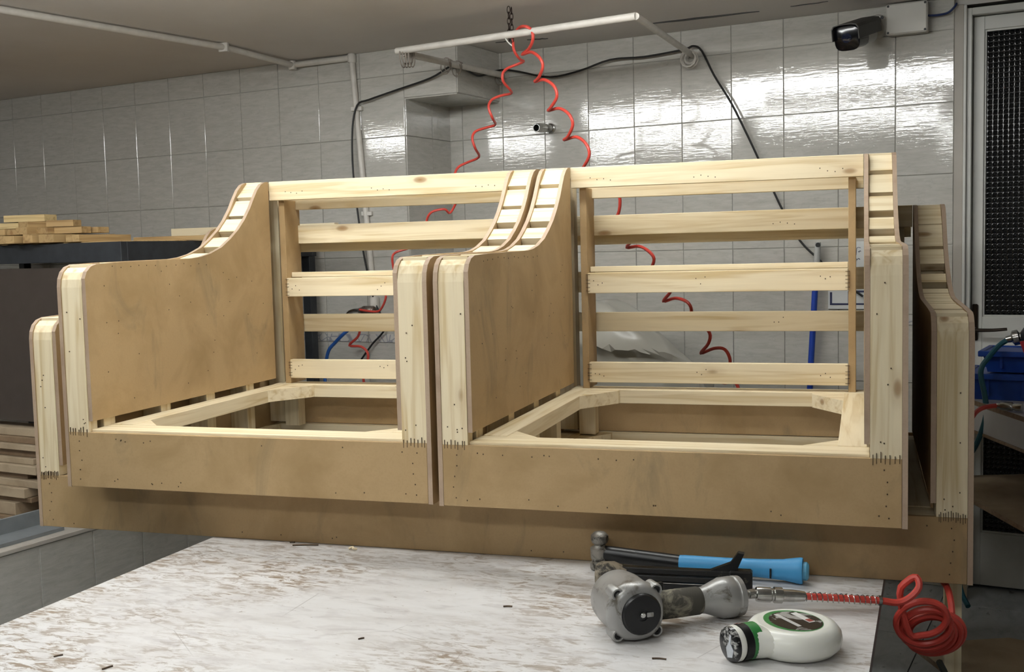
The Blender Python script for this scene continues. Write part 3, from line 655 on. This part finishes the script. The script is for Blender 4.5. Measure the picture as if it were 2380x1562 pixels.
LEFT = [(-0.252, 1.447, 1.981), (-0.241, 1.423, 1.943), (-0.233, 1.461, 1.920), (-0.230, 1.496, 1.917), (-0.261, 1.509, 1.910), (-0.291, 1.493, 1.896), (-0.300, 1.471, 1.875), (-0.300, 1.478, 1.849), (-0.289, 1.515, 1.827), (-0.296, 1.551, 1.818), (-0.339, 1.568, 1.815), (-0.370, 1.553, 1.800), (-0.375, 1.531, 1.771), (-0.364, 1.540, 1.733), (-0.378, 1.610, 1.718), (-0.419, 1.626, 1.711), (-0.456, 1.613, 1.698), (-0.461, 1.590, 1.671), (-0.453, 1.598, 1.635), (-0.465, 1.670, 1.610), (-0.522, 1.693, 1.593), (-0.551, 1.677, 1.576), (-0.558, 1.656, 1.544), (-0.555, 1.668, 1.494), (-0.585, 1.745, 1.457), (-0.622, 1.765, 1.410), (-0.637, 1.744, 1.424), (-0.687, 1.735, 1.414), (-0.714, 1.749, 1.381), (-0.714, 1.760, 1.337), (-0.766, 1.842, 1.297), (-0.844, 1.871, 1.278), (-0.893, 1.861, 1.264), (-0.903, 1.839, 1.245), (-0.905, 1.848, 1.205), (-0.903, 1.857, 1.161), (-0.999, 1.950, 1.126), (-0.976, 1.926, 1.081), (-1.010, 1.945, 1.028), (-1.048, 1.959, 1.018), (-1.126, 1.987, 1.025)]
RIGHT = [(-0.256, 1.448, 1.986), (-0.230, 1.444, 2.021), (-0.193, 1.407, 2.018), (-0.172, 1.403, 2.003), (-0.167, 1.403, 1.974), (-0.192, 1.440, 1.950), (-0.230, 1.478, 1.938), (-0.185, 1.440, 1.937), (-0.144, 1.402, 1.908), (-0.134, 1.401, 1.878), (-0.160, 1.438, 1.849), (-0.185, 1.474, 1.841), (-0.140, 1.436, 1.840), (-0.095, 1.397, 1.810), (-0.086, 1.397, 1.774), (-0.119, 1.435, 1.744), (-0.136, 1.469, 1.739), (-0.087, 1.430, 1.739), (-0.044, 1.392, 1.713), (-0.031, 1.391, 1.677), (-0.058, 1.428, 1.643), (-0.081, 1.463, 1.635), (-0.027, 1.423, 1.639), (0.015, 1.386, 1.610), (0.026, 1.384, 1.573), (-0.003, 1.422, 1.538), (-0.019, 1.456, 1.529), (0.040, 1.415, 1.529), (0.098, 1.375, 1.498), (0.129, 1.371, 1.433), (0.115, 1.406, 1.371), (0.067, 1.447, 1.343), (0.120, 1.407, 1.353), (0.160, 1.370, 1.325), (0.171, 1.369, 1.289), (0.137, 1.438, 1.261), (0.186, 1.399, 1.264), (0.226, 1.361, 1.247), (0.244, 1.359, 1.221), (0.224, 1.395, 1.184), (0.201, 1.430, 1.169), (0.252, 1.391, 1.177), (0.295, 1.353, 1.152), (0.300, 1.353, 1.117), (0.262, 1.423, 1.078), (0.309, 1.384, 1.090), (0.353, 1.346, 1.079), (0.367, 1.345, 1.051), (0.351, 1.379, 1.009), (0.332, 1.414, 0.992), (0.387, 1.374, 1.006), (0.426, 1.338, 0.978), (0.421, 1.340, 0.943), (0.387, 1.408, 0.905), (0.436, 1.370, 0.925), (0.475, 1.332, 0.925), (0.492, 1.330, 0.889), (0.478, 1.365, 0.841), (0.459, 1.400, 0.808), (0.509, 1.330, 0.817), (0.522, 1.329, 0.761), (0.511, 1.365, 0.671), (.56, 1.30, .60), (.72, 1.2, .50), (.95, .9, .46), (1.06, .5, .50), (1.06, .2, .60)]
hh = thing('hanging_air_hose', 'red spiral air hose slung over the white pipe frame behind the sofa frame', 'hose', (0, 0, 0))
obj('hose_run', tube(LEFT, .0048, 8, 4), RED, hh, smooth=True); obj('hose_run', tube(RIGHT, .0055, 8, 4), RED, hh, smooth=True)
CABLE = [(-1.150, 2.037, 0.809), (-1.092, 2.026, 0.875), (-1.024, 2.013, 0.949), (-1.070, 2.022, 1.049), (-1.081, 2.020, 1.095), (-1.110, 2.018, 1.241), (-1.130, 2.02, 1.387), (-1.152, 2.025, 1.605), (-1.148, 2.025, 1.785), (-1.120, 2.021, 1.881), (-1.061, 2.012, 1.899), (-0.932, 1.995, 1.927), (-0.766, 1.963, 1.960), (-0.684, 1.947, 1.993), (-0.655, 1.935, 1.998), (-0.632, 1.98, 1.994), (-0.616, 2.063, 1.98), (-0.602, 2.125, 1.981), (-0.576, 2.225, 2.012), (-0.54, 2.262, 2.02), (-0.475, 2.25, 2.006), (-0.337, 2.225, 1.971), (-0.201, 2.198, 1.984), (-0.069, 2.173, 2.014), (0.076, 2.146, 2.011), (0.235, 2.116, 2.022), (0.273, 2.109, 2.031), (0.307, 2.102, 2.008), (0.353, 2.093, 1.913), (0.419, 2.080, 1.801), (0.484, 2.068, 1.666), (0.548, 2.055, 1.524), (0.612, 2.043, 1.384), (0.675, 2.031, 1.269), (0.746, 2.017, 1.195), (0.808, 2.005, 1.130), (.90, 1.99, 1.06)]
tag(obj('cable', tube(CABLE, .0042, 7, 4), BLACK, smooth=True), 'black cable sagging along the tiled wall past the pipe frame', 'cable')
# wall tap with hoses behind the armchair back
o = thing('air_valve', 'grubby metal air valve on the tiled wall below the conduit', 'valve', (-1.10, 2.02, 1.02))
obj('valve_body', lathe([(0, -.035), (.016, -.035), (.02, -.03), (.02, .02), (.014, .03), (.011, .045), (0, .045)], align((0, -.01, 0), (-1, .2, 0)), 10), dirty('rusty_valve', '#7d766e', '#5a2f25', .4, .7, .5, .6, 60), o, smooth=True)
obj('valve_outlet', tube([(-.04, 0, 0), (-.075, .004, -.002), (-.10, .008, -.014), (-.122, .01, -.045)], .009, 10, 4), CHROME, o, smooth=True)
obj('valve_stem', tube([(.0, 0, .0), (.0, .06, .0)], .012, 10, 1), CHROME, o, smooth=True)
tag(obj('blue_hose', tube([(-1.10, 1.93, .985), (-1.166, 1.913, .930), (-1.211, 1.922, .893), (-1.249, 1.929, .856), (-1.267, 1.933, .792), (-1.274, 1.934, .700), (-1.27, 1.93, .40), (-1.26, 1.9, .012)], .0075, 8, 4), plain('blue_hose_rubber', '#1f4f94', .4), smooth=True), 'blue hose hanging below the air valve beside the rack post', 'hose')
tag(obj('short_red_hose', tube([(-1.126, 1.985, .98), (-1.130, 1.988, .933), (-1.144, 1.990, .906), (-1.186, 1.998, .872), (-1.124, 1.986, .868), (-1.092, 1.980, .839), (-1.101, 1.982, .788), (-1.119, 1.985, .732), (-1.1, 1.98, .5), (-1.11, 1.98, .3), (-1.08, 1.95, .008)], .0055, 8, 4), RED, smooth=True), 'short red hose dropping from the air valve towards the floor', 'hose')
# chrome tap stub
tp = thing('wall_tap', 'short chrome pipe stub sticking out of the tiled wall', 'tap', ab(-.372, 0, 1.765), YAW)
obj('tap_body', lathe([(0, 0), (.02, 0), (.02, .012), (.0165, .014), (.0165, .055), (.0185, .058), (.0185, .12), (.0165, .124), (.0135, .124), (.0125, .10), (.0125, .02), (0, .02)], align((0, -.002, 0), (-.08, -1, -.06)), 24), CHROME, tp, smooth=True)
# broom handle
br = thing('broom', 'blue broom handle with a grey end leaning on the tiled wall', 'broom', (.715, 2.0, 0), 0)
obj('broom_handle', tube([(-.03, -.01, .12), (.0, .0, .82), (.020, .006, 1.18)], .0115, 12, 1), plain('blue_paint', '#1d3f9c', .35), br, smooth=True)
obj('handle_end', tube([(.020, .006, 1.175), (.026, .008, 1.262)], lambda t: .014 - .004 * t, 12, 3), plain('grey_plastic', '#a9a9a6', .5), br, smooth=True)
obj('hang_loop', lathe([(.004, -.002), (.009, -.002), (.009, .002), (.004, .002)], align((.026, -.001, 1.252), (0, 1, 0)), 14), BLACK, br)
obj('broom_head', prism([(-.18, .09), (-.16, .13), (.11, .13), (.13, .09)], 'y', -.03, .015), plain('blue_plastic', '#24479d', .4), br)
obj('bristles', prism([(-.19, 0), (-.17, .09), (.12, .09), (.14, 0)], 'y', -.028, .013), plain('dark_bristle', '#2b2f38', .9), br)
# papers beside the broom
INK = plain('dark_blue_ink', '#20264a', .5); PAPER = plain('white_paper', '#c9cbc9', .6, 0, .04, 10)
pp = thing('notice_sheet', 'white sheet with handwriting taped on the tiles beside the broom handle', 'notice', ab(.90, -.008, 0), YAW)
obj('sheet', box(-.045, .06, -.0012, 0, 1.13, 1.262), PAPER, pp)
def stroke(par, pts, r=.0011): return obj('handwriting', tube([(x, -.0016, z) for x, z in pts], r, 4, 4), INK, par)
for pts in ([(-.040, 1.232), (-.037, 1.224), (-.033, 1.227), (-.036, 1.222)], [(-.028, 1.212), (-.026, 1.236), (-.020, 1.240), (-.012, 1.238)], [(-.021, 1.226), (-.018, 1.222), (-.015, 1.227), (-.011, 1.225)], [(-.036, 1.196), (-.030, 1.202), (-.026, 1.194), (-.020, 1.199), (-.014, 1.195)], [(-.037, 1.192), (-.025, 1.1905)], [(.0, 1.23), (.012, 1.236), (.02, 1.226), (.034, 1.233)], [(.0, 1.2), (.014, 1.206), (.03, 1.198)]): stroke(pp, pts)
p2 = thing('sign_board', 'small white board with a dark blue printed frame on the tiles below the handwritten sheet', 'sign', ab(.855, -.008, 0), YAW)
obj('board', box(-.085, .10, -.004, 0, 1.012, 1.12, .001), PAPER, p2)
for x0, x1, z0, z1 in ((-.078, -.070, 1.03, 1.075), (-.078, -.008, 1.027, 1.034), (-.012, -.004, 1.03, 1.078), (.006, .013, 1.03, 1.08), (.006, .09, 1.074, 1.081), (.006, .09, 1.028, 1.034)): obj('printed_bar', box(x0, x1, -.0052, -.004, z0, z1), INK, p2)
# crumpled plastic sack behind the sofa back
def sack():
    b = bmesh.new(); bmesh.ops.create_icosphere(b, subdivisions=5, radius=1)
    from mathutils import noise as mn
    for v in b.verts:
        c = v.co.copy(); d = 1 + .07 * mn.noise(c * 2.3 + Vector((3, 1, 0))) + .10 * abs(mn.noise(c * 3.7)) + .05 * abs(mn.noise(c * 8))
        cz = math.copysign(abs(c.z) ** .62, c.z); hr = math.hypot(c.x, c.y); kx = hr ** .55 if hr > 1e-4 else 1
        x = c.x / max(hr, 1e-4) * kx * .335 * d; y = c.y / max(hr, 1e-4) * kx * .15 * d
        z = .5 + cz * .5 * (1 + .06 * mn.noise(c * 4))
        if z > .8: z += (.06 - .22 * max(0, x / .33)) * (z - .8) / .2; x -= .03
        fold = .035 * math.exp(-((z - .90 + .10 * x) / .018) ** 2)
        v.co = Vector((x, y - (fold if y < 0 else 0), max(0, z)))
    return b
SACK = newmat('grey_polythene', s2l('#b4b2a8'), .3); _k = SACK.node_tree.nodes['Principled BSDF']; _k.inputs['Transmission Weight'].default_value = .12
sk = tag(obj('plastic_sack', sack(), SACK, None, ab(.085, -.36, 0), ROT, True), 'crumpled grey plastic sack standing behind the sofa frame', 'sack')

# ---------------------------------------------------------------- security camera and junction box
jb = thing('junction_box', 'white square junction box with corner screws beside the security camera', 'junction box', ab(1.053, 0, 2.041), YAW)
WPL = plain('white_plastic', '#c3c0b8', .45, 0, .04, 8)
obj('box_body', box(-.068, .068, -.045, -.003, -.052, .052, .004), WPL, jb); obj('box_lid', box(-.07, .07, -.056, -.045, -.054, .054, .005), WPL, jb)
for sx in (-1, 1):
    for sz in (-1, 1): obj('screw', lathe([(0, 0), (.0042, 0), (.0042, .0008), (0, .0008)], align((sx * .062, -.0562, sz * .046), (0, -1, 0)), 10), BLACK, jb)
tag(obj('blue_wire', tube([ab(1.118, -.03, 2.045), ab(1.15, -.028, 2.043), ab(1.185, -.022, 2.048), ab(1.207, -.02, 2.066), ab(1.212, -.012, 2.078)], .004, 7, 4), plain('blue_wire_sheath', '#22335e', .4), smooth=True), 'short blue wire leaving the junction box towards the door', 'wire')
cv = thing('security_camera', 'dark grey bullet security camera with sun visor high on the tiled wall', 'camera', ab(.945, 0, 2.03), YAW)
DKG = plain('dark_grey_metal', '#3b3a37', .5, .2, .1, 20)
fr_w = Vector((.847, 1.735, 1.952)); bk_w = Vector((.915, 1.93, 2.005))
inv = Matrix.Rotation(-YAW, 4, 'Z') @ Matrix.Translation(-Vector(cv.location))
f_l, b_l = inv @ fr_w, inv @ bk_w
ax = (f_l - b_l).normalized(); rt = ax.cross(Vector((0, 0, 1))).normalized(); upv = rt.cross(ax)
def sec(c, w, h, n=3.5): return [tuple(c + rt * x + upv * z) for (x, z) in [(p[0] * w, p[1] * h) for p in sq(1, n, 28)]]
obj('camera_body', loft([sec(b_l, .034, .034), sec(b_l.lerp(f_l, .1), .041, .04), sec(b_l.lerp(f_l, .96), .041, .04)]), plain('pale_grey_metal', '#b5b4ae', .45, .1, .05, 20), cv, smooth=True)
obj('camera_face', loft([sec(b_l.lerp(f_l, .55), .0435, .0425), sec(b_l.lerp(f_l, .99), .0435, .0425), sec(f_l, .040, .039)]), plain('black_glass', '#07080c', .15), cv, smooth=True)
obj('lens', lathe([(0, 0), (.017, 0), (.017, .002), (.010, .003), (0, .0035)], align(f_l, ax), 20), plain('lens_glass', '#141a2c', .08), cv, smooth=True)
vis = bmesh.new(); rows = []
for (t, sg) in ((-.05, 1), (1.06, 1)):
    c = b_l.lerp(f_l, t); o_, i_ = [], []
    for (x, z) in [(-.047, -.006), (-.047, .034), (-.040, .044), (-.02, .048), (.02, .048), (.040, .044), (.047, .034), (.047, -.006)]:
        o_.append(vis.verts.new(c + rt * x + upv * z)); i_.append(vis.verts.new(c + rt * x * .94 + upv * (z - .003 if z > 0 else z)))
    rows.append((o_, i_))
(oa, ia), (ob, ib) = rows; k = len(oa)
for i in range(k - 1):
    vis.faces.new((oa[i], oa[i + 1], ob[i + 1], ob[i])); vis.faces.new((ia[i], ib[i], ib[i + 1], ia[i + 1]))
    vis.faces.new((oa[i], ia[i], ia[i + 1], oa[i + 1])); vis.faces.new((ob[i], ob[i + 1], ib[i + 1], ib[i]))
vis.faces.new((oa[0], ob[0], ib[0], ia[0])); vis.faces.new((oa[-1], ia[-1], ib[-1], ob[-1]))
obj('visor', vis, DKG, cv)
obj('mount_base', lathe([(0, 0), (.042, 0), (.042, .012), (.036, .02), (0, .02)], align((0, -.003, 0), (0, -1, 0)), 28), WPL, cv, smooth=True)
obj('mount_arm', tube([(0, -.02, 0), (0, -.035, -.004), tuple(b_l.lerp(f_l, .08))], .018, 12, 3), WPL, cv, smooth=True)
for (x, z) in ((.02, .028), (-.012, -.032)): obj('screw', lathe([(0, 0), (.006, 0), (.006, .002), (0, .002)], align((x, -.0235, z), (0, -1, 0)), 10), BLACK, cv)
obj('camera_lead', tube([(.03, -.02, -.02), (.045, -.03, .01), (.05, -.02, .02), (.055, -.02, -.01)], .003, 6, 4), WPL, cv, smooth=True)

# ---------------------------------------------------------------- lumber rack on the platform
rk = thing('lumber_rack', 'black steel lumber rack standing on the tiled step by the wall', 'rack', RO, YAW)
def rb(nm, a0, a1, b0, b1, z0, z1, m=STEEL_BLK): return obj(nm, box(a0, a1, b0, b1, z0, z1, .0015), m, rk)
for (a, b) in ((-1.375, -1.465), (-1.368, -.445), (-3.2, -1.465), (-3.2, -.445)): rb('rack_post', a, a + .041, b, b + .041, .35, 1.255)
rb('rack_beam', -3.2, -1.327, -1.468, -1.44, 1.255, 1.325); rb('rack_beam', -3.2, -1.327, -.42, -.394, 1.255, 1.325)
rb('rack_beam', -1.356, -1.327, -1.439, -.421, 1.255, 1.325); rb('rack_beam', -3.2, -3.17, -1.439, -.421, 1.255, 1.325); rb('rack_beam', -2.2, -2.16, -1.439, -.421, 1.27, 1.32)
rb('rack_shelf', -3.17, -1.357, -1.439, -.421, 1.318, 1.328, PINE_BROWN['x'])
rb('rack_brace', -3.15, -1.375, -1.46, -1.445, 1.20, 1.215, PINE_BROWN['x'])
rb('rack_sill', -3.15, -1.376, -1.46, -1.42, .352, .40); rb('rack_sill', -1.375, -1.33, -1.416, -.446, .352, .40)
def plank(nm, a0, a1, b0, b1, z0, z1, label, cat, group=None, m=None, rz=0, rx=0, ry=0):
    o = obj(nm, box(-(a1 - a0) / 2, (a1 - a0) / 2, -(b1 - b0) / 2, (b1 - b0) / 2, -(z1 - z0) / 2, (z1 - z0) / 2, .001), m or PINE_BROWN['y'], None, ab((a0 + a1) / 2, (b0 + b1) / 2, (z0 + z1) / 2), (rx, ry, YAW + rz))
    return tag(o, label, cat, group)
# offcuts on the top shelf: (a, b, z bottom, length along a or b, width, height, yaw, label)
Z0 = 1.329
CUT = [(-2.10, -1.33, 0, .28, .06, .026, 90, 0), (-2.02, -1.33, 0, .30, .07, .026, 88, 0), (-1.93, -1.33, 0, .28, .07, .030, 92, 0), (-1.84, -1.33, 0, .30, .06, .028, 90, 0), (-1.765, -1.33, 0, .26, .05, .032, 91, 0), (-1.685, -1.33, 0, .28, .08, .030, 89, 0), (-1.59, -1.33, 0, .24, .07, .026, 90, 'brown pine offcut lying singly at the end of the pile on the rack'),
       (-2.07, -1.34, .033, .22, .09, .024, 6, 'pale broad offcut in the second layer of the pile on the rack'), (-1.90, -1.33, .033, .22, .07, .022, 92, 0), (-1.82, -1.33, .033, .24, .06, .026, 90, 0), (-1.68, -1.38, .033, .20, .05, .024, 8, 'brown offcut lying across the second layer at the low end of the pile'), (-1.66, -1.31, .033, .22, .05, .022, -5, 0),
       (-2.06, -1.36, .060, .24, .06, .022, 10, 'pale offcut crossing the third layer of the pile on the rack'), (-1.86, -1.35, .060, .13, .07, .022, 80, 0), (-1.74, -1.36, .060, .16, .05, .024, 15, 'brown offcut jutting from the third layer of the pile'),
       (-2.05, -1.30, .060, .20, .045, .022, 4, 0), (-1.95, -1.34, .0845, .26, .07, .026, 12, 'light grey topmost offcut on the pile on the rack')]
CUT += [(-1.99, -1.42, .033, .05, .05, .024, 0, 'small square pale block at the front of the pile on the rack'), (-1.765, -1.41, .033, .05, .07, .024, 90, 'small brown block set on end of the second layer of the pile')]
for k, (a, b, z, L, wd, h, yw, lab_) in enumerate(CUT):
    if yw < 60 and L > .15: L *= .72
    m = PINE_BROWN['x'] if k not in (7, 12, 16) else pine_mat('offcut_pine', 'x', s2l('#d0b988'), s2l('#a88d62'), False)
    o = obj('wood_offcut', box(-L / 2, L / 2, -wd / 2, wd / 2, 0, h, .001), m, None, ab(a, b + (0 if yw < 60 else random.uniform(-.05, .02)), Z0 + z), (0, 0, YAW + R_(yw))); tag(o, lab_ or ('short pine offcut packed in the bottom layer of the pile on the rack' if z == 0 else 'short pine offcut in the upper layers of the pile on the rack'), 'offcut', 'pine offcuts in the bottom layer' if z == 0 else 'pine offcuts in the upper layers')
plank('long_board', -1.80, -.98, -.74, -.71, 1.3285, 1.385, 'long pale board standing on edge behind the offcuts on the rack', 'board', m=PINE['x'], rz=R_(4))
plank('thin_batten', -1.62, -1.20, -1.13, -1.10, 1.3285, 1.345, 'thin brown batten jutting from the offcut pile on the rack', 'batten', m=PINE_BROWN['x'], rz=R_(3))
ch2 = tag(obj('steel_channel', prism([(-1.53, .3505), (-1.41, .3505), (-1.41, .362), (-1.518, .362), (-1.518, .412), (-1.53, .412)], 'y', -2.7, -1.70), plain('grey_steel', '#7f8487', .45, .1, .15, 12), None, RO, ROT), 'grey steel channel lying along the edge of the tiled step', 'channel')
# dark laminated sheets and pale boards below
def gloss():
    return plain('dark_laminate', '#3d3631', .22, 0, .05, 20)
LAM = gloss()
for k in range(3):
    tag(obj('laminated_sheet', box(-3.1, -1.48 - .05 * k, -1.56 + .022 * k, -1.542 + .022 * k, .684, 1.238, .001), LAM, None, RO, ROT), 'dark brown glossy laminated sheet, %s of three standing on the pale boards in the rack' % ['foremost', 'middle', 'rearmost'][k], 'sheet', 'dark laminated sheets')
BRD = [mdf_mat('pale_board', s2l('#a3937c'), s2l('#8b7b66'), False), mdf_mat('brown_board', s2l('#7d6a54'), s2l('#665340'), False)]
z = .351
for k, (h, e, m) in enumerate([(.012, -1.60, 1), (.045, -1.735, 0), (.018, -1.62, 1), (.034, -1.66, 0), (.026, -1.60, 0), (.02, -1.66, 1), (.03, -1.62, 0), (.022, -1.68, 0), (.026, -1.60, 1), (.020, -1.64, 0), (.022, -1.62, 1), (.028, -1.60, 0)]):
    zz = z + h
    fb_ = -1.68 + .012 * (k % 3) + .007 * k
    tag(obj('stacked_board', box(-3.0, e + .03 * math.sin(k * 2.1), fb_, -1.50 + .02 * (k % 2), z, zz, .0015), BRD[m], None, RO, ROT), '%s board, %s from the bottom of the stack under the dark sheets' % (['pale', 'brown'][m], ['first', 'second', 'third', 'fourth', 'fifth', 'sixth', 'seventh', 'eighth', 'ninth', 'tenth', 'eleventh', 'twelfth'][k]), 'board', 'boards stacked under the rack'); z = zz + .0006

# ---------------------------------------------------------------- plywood stand by the door
PLY = mdf_mat('plywood', s2l('#a08f76'), s2l('#8b7a62'), False); PLYE = plain('ply_edge', '#8c7760', .7, 0, .25, 80); WLAM = plain('white_laminate', '#c6c5c6', .35, 0, .05, 5)
e1 = Vector((.300, -.954, 0)); st_rz = math.atan2(e1.y, e1.x)   # local x runs from the back towards the camera
st = thing('plywood_stand', 'plywood shelf stand with a white top holding the blue crates by the door', 'stand', (1.128, 1.845, 0), st_rz)
def sbx(nm, x0, x1, y0, y1, z0, z1, m, bev=.001): return obj(nm, box(x0, x1, y0, y1, z0, z1, bev), m, st)
# local y: +y points to the right of e1 seen from above is negative, so depth is local +y
obj('stand_top', prism([(0, 0), (.72, 0), (.72, .62), (0, .62)], 'z', .735, .75, 1), [WLAM, PLYE], st)
obj('top_fascia', box(0, .72, .0, .016, .655, .7345, .001), WLAM, st); obj('fascia_edge', box(0, .72, -.001, .017, .645, .6545, .001), PLYE, st)
obj('stand_shelf', prism([(0, 0), (.72, 0), (.72, .62), (0, .62)], 'z', .415, .43, 1), [PLY, PLYE], st)
for (x, y) in ((.675, .05), (.675, .57), (.02, .57), (.02, .06)): sbx('stand_leg', x, x + .045, y, y + .045, 0, .735, PLY)
obj('gusset', prism([(.675, .415), (.60, .415), (.675, .30)], 'y', .055, .073), PLY, st)
lp = thing('plywood_sheet', 'loose plywood sheet resting on low blocks beside the bench', 'sheet', (1.035, 1.09, 0), math.atan2(-.92, .4))
obj('sheet', prism([(0, 0), (.75, 0), (.75, .62), (.22, .62), (.09, .40), (.0, .30)], 'z', .07, .085, 1), [PLY, PLYE], lp)
for (x, y) in ((.1, .1), (.55, .1), (.55, .5), (.1, .5)): obj('block', box(x, x + .09, y, y + .09, 0, .0698, .001), PINE_BROWN['x'], lp)
lg = tag(obj('timber_prop', box(1.072, 1.108, .30, .335, 0, .558, .001), PINE['z']), 'upright pale timber prop under the sofa frame behind the red hose coil', 'prop')
# crates
CRB = plain('blue_crate_plastic', '#163a86', .35, 0, .06, 10)
def crate(label, loc, rz, L, Wd, H):
    t = thing('storage_crate', label, 'crate', loc, rz, 'blue crates')
    b = loft([[(x * k, y * k, z) for (x, y) in ((-L / 2, -Wd / 2), (L / 2, -Wd / 2), (L / 2, Wd / 2), (-L / 2, Wd / 2))] for (z, k) in ((0, .90), (H, 1.0))]); obj('crate_body', b, CRB, t)
    for (x0, x1, y0, y1) in ((-L / 2 - .012, L / 2 + .012, -Wd / 2 - .012, -Wd / 2 + .004), (-L / 2 - .012, L / 2 + .012, Wd / 2 - .004, Wd / 2 + .012), (-L / 2 - .012, -L / 2 + .004, -Wd / 2 + .004, Wd / 2 - .004), (L / 2 - .004, L / 2 + .012, -Wd / 2 + .004, Wd / 2 - .004)): obj('crate_rim', box(x0, x1, y0, y1, H - .014, H + .004, .002), CRB, t)
    for s in (-1, 1):
        for q in (-.3, .0, .3): obj('crate_rib', box(q * L - .004, q * L + .004, s * Wd / 2 * .955 - .006, s * Wd / 2 * .955 + .006, .012, H - .014, .001), CRB, t)
    return t
crate('wider blue plastic crate standing on the white stand top, lower of two', (1.405, 1.60, .7505), R_(-14), .34, .24, .080)
crate('smaller blue plastic crate stacked on the wider blue crate', (1.425, 1.615, .8355), R_(-14), .28, .20, .064)
im = thing('air_tool', 'dark air tool with a red lever lying on the blue crates', 'air tool', (1.385, 1.53, .940), R_(-20))
obj('tool_body', lathe([(0, 0), (.02, 0), (.032, .012), (.036, .05), (.034, .12), (.028, .16), (0, .165)], align((-.005, .0, .012), (1, -.1, .12)), 24), plain('dark_tool', '#23262c', .4, .2), im, smooth=True)
obj('tool_lever', prism([(.0, .0), (.018, .004), (.048, -.075), (.030, -.085)], 'y', -.062, -.045), plain('red_lever', '#9c2630', .4), im)
obj('tool_inlet', lathe([(0, 0), (.014, 0), (.014, .008), (.024, .012), (.024, .028), (.012, .034), (.010, .05), (0, .05)], align((-.005, 0, .012), (-1, -.2, -.25)), 16), CHROME, im, smooth=True)
tag(obj('teal_hose', tube([(1.336, 1.54, .939), (1.308, 1.515, .922), (1.275, 1.47, .89), (1.255, 1.46, .862), (1.252, 1.455, .83), (1.262, 1.44, .775), (1.266, 1.435, .72), (1.255, 1.44, .665), (1.236, 1.45, .61), (1.20, 1.48, .52), (1.18, 1.5, .30), (1.2, 1.5, .14), (1.22, 1.45, .095)], .0085, 8, 4), plain('teal_hose_rubber', '#17515e', .4), smooth=True), 'teal hose hanging from the air tool over the stand edge', 'hose')
rh = thing('red_hose_end', 'bright red hose end with chrome coupling lying on the white stand top', 'hose', (1.30, 1.26, .7505))
obj('hose_piece', tube([(-.14, -.30, -.14), (-.13, -.22, -.05), (-.10, -.12, .0), (-.065, -.03, .014), (-.02, .028, .014)], .0068, 8, 4), RED, rh, smooth=True)
obj('coupling', lathe([(0, 0), (.008, 0), (.009, .012), (.013, .014), (.0135, .045), (.010, .05), (.012, .058), (.012, .075), (0, .076)], align((-.02, .028, .0145), (1, -.55, 0)), 14), CHROME, rh, smooth=True)
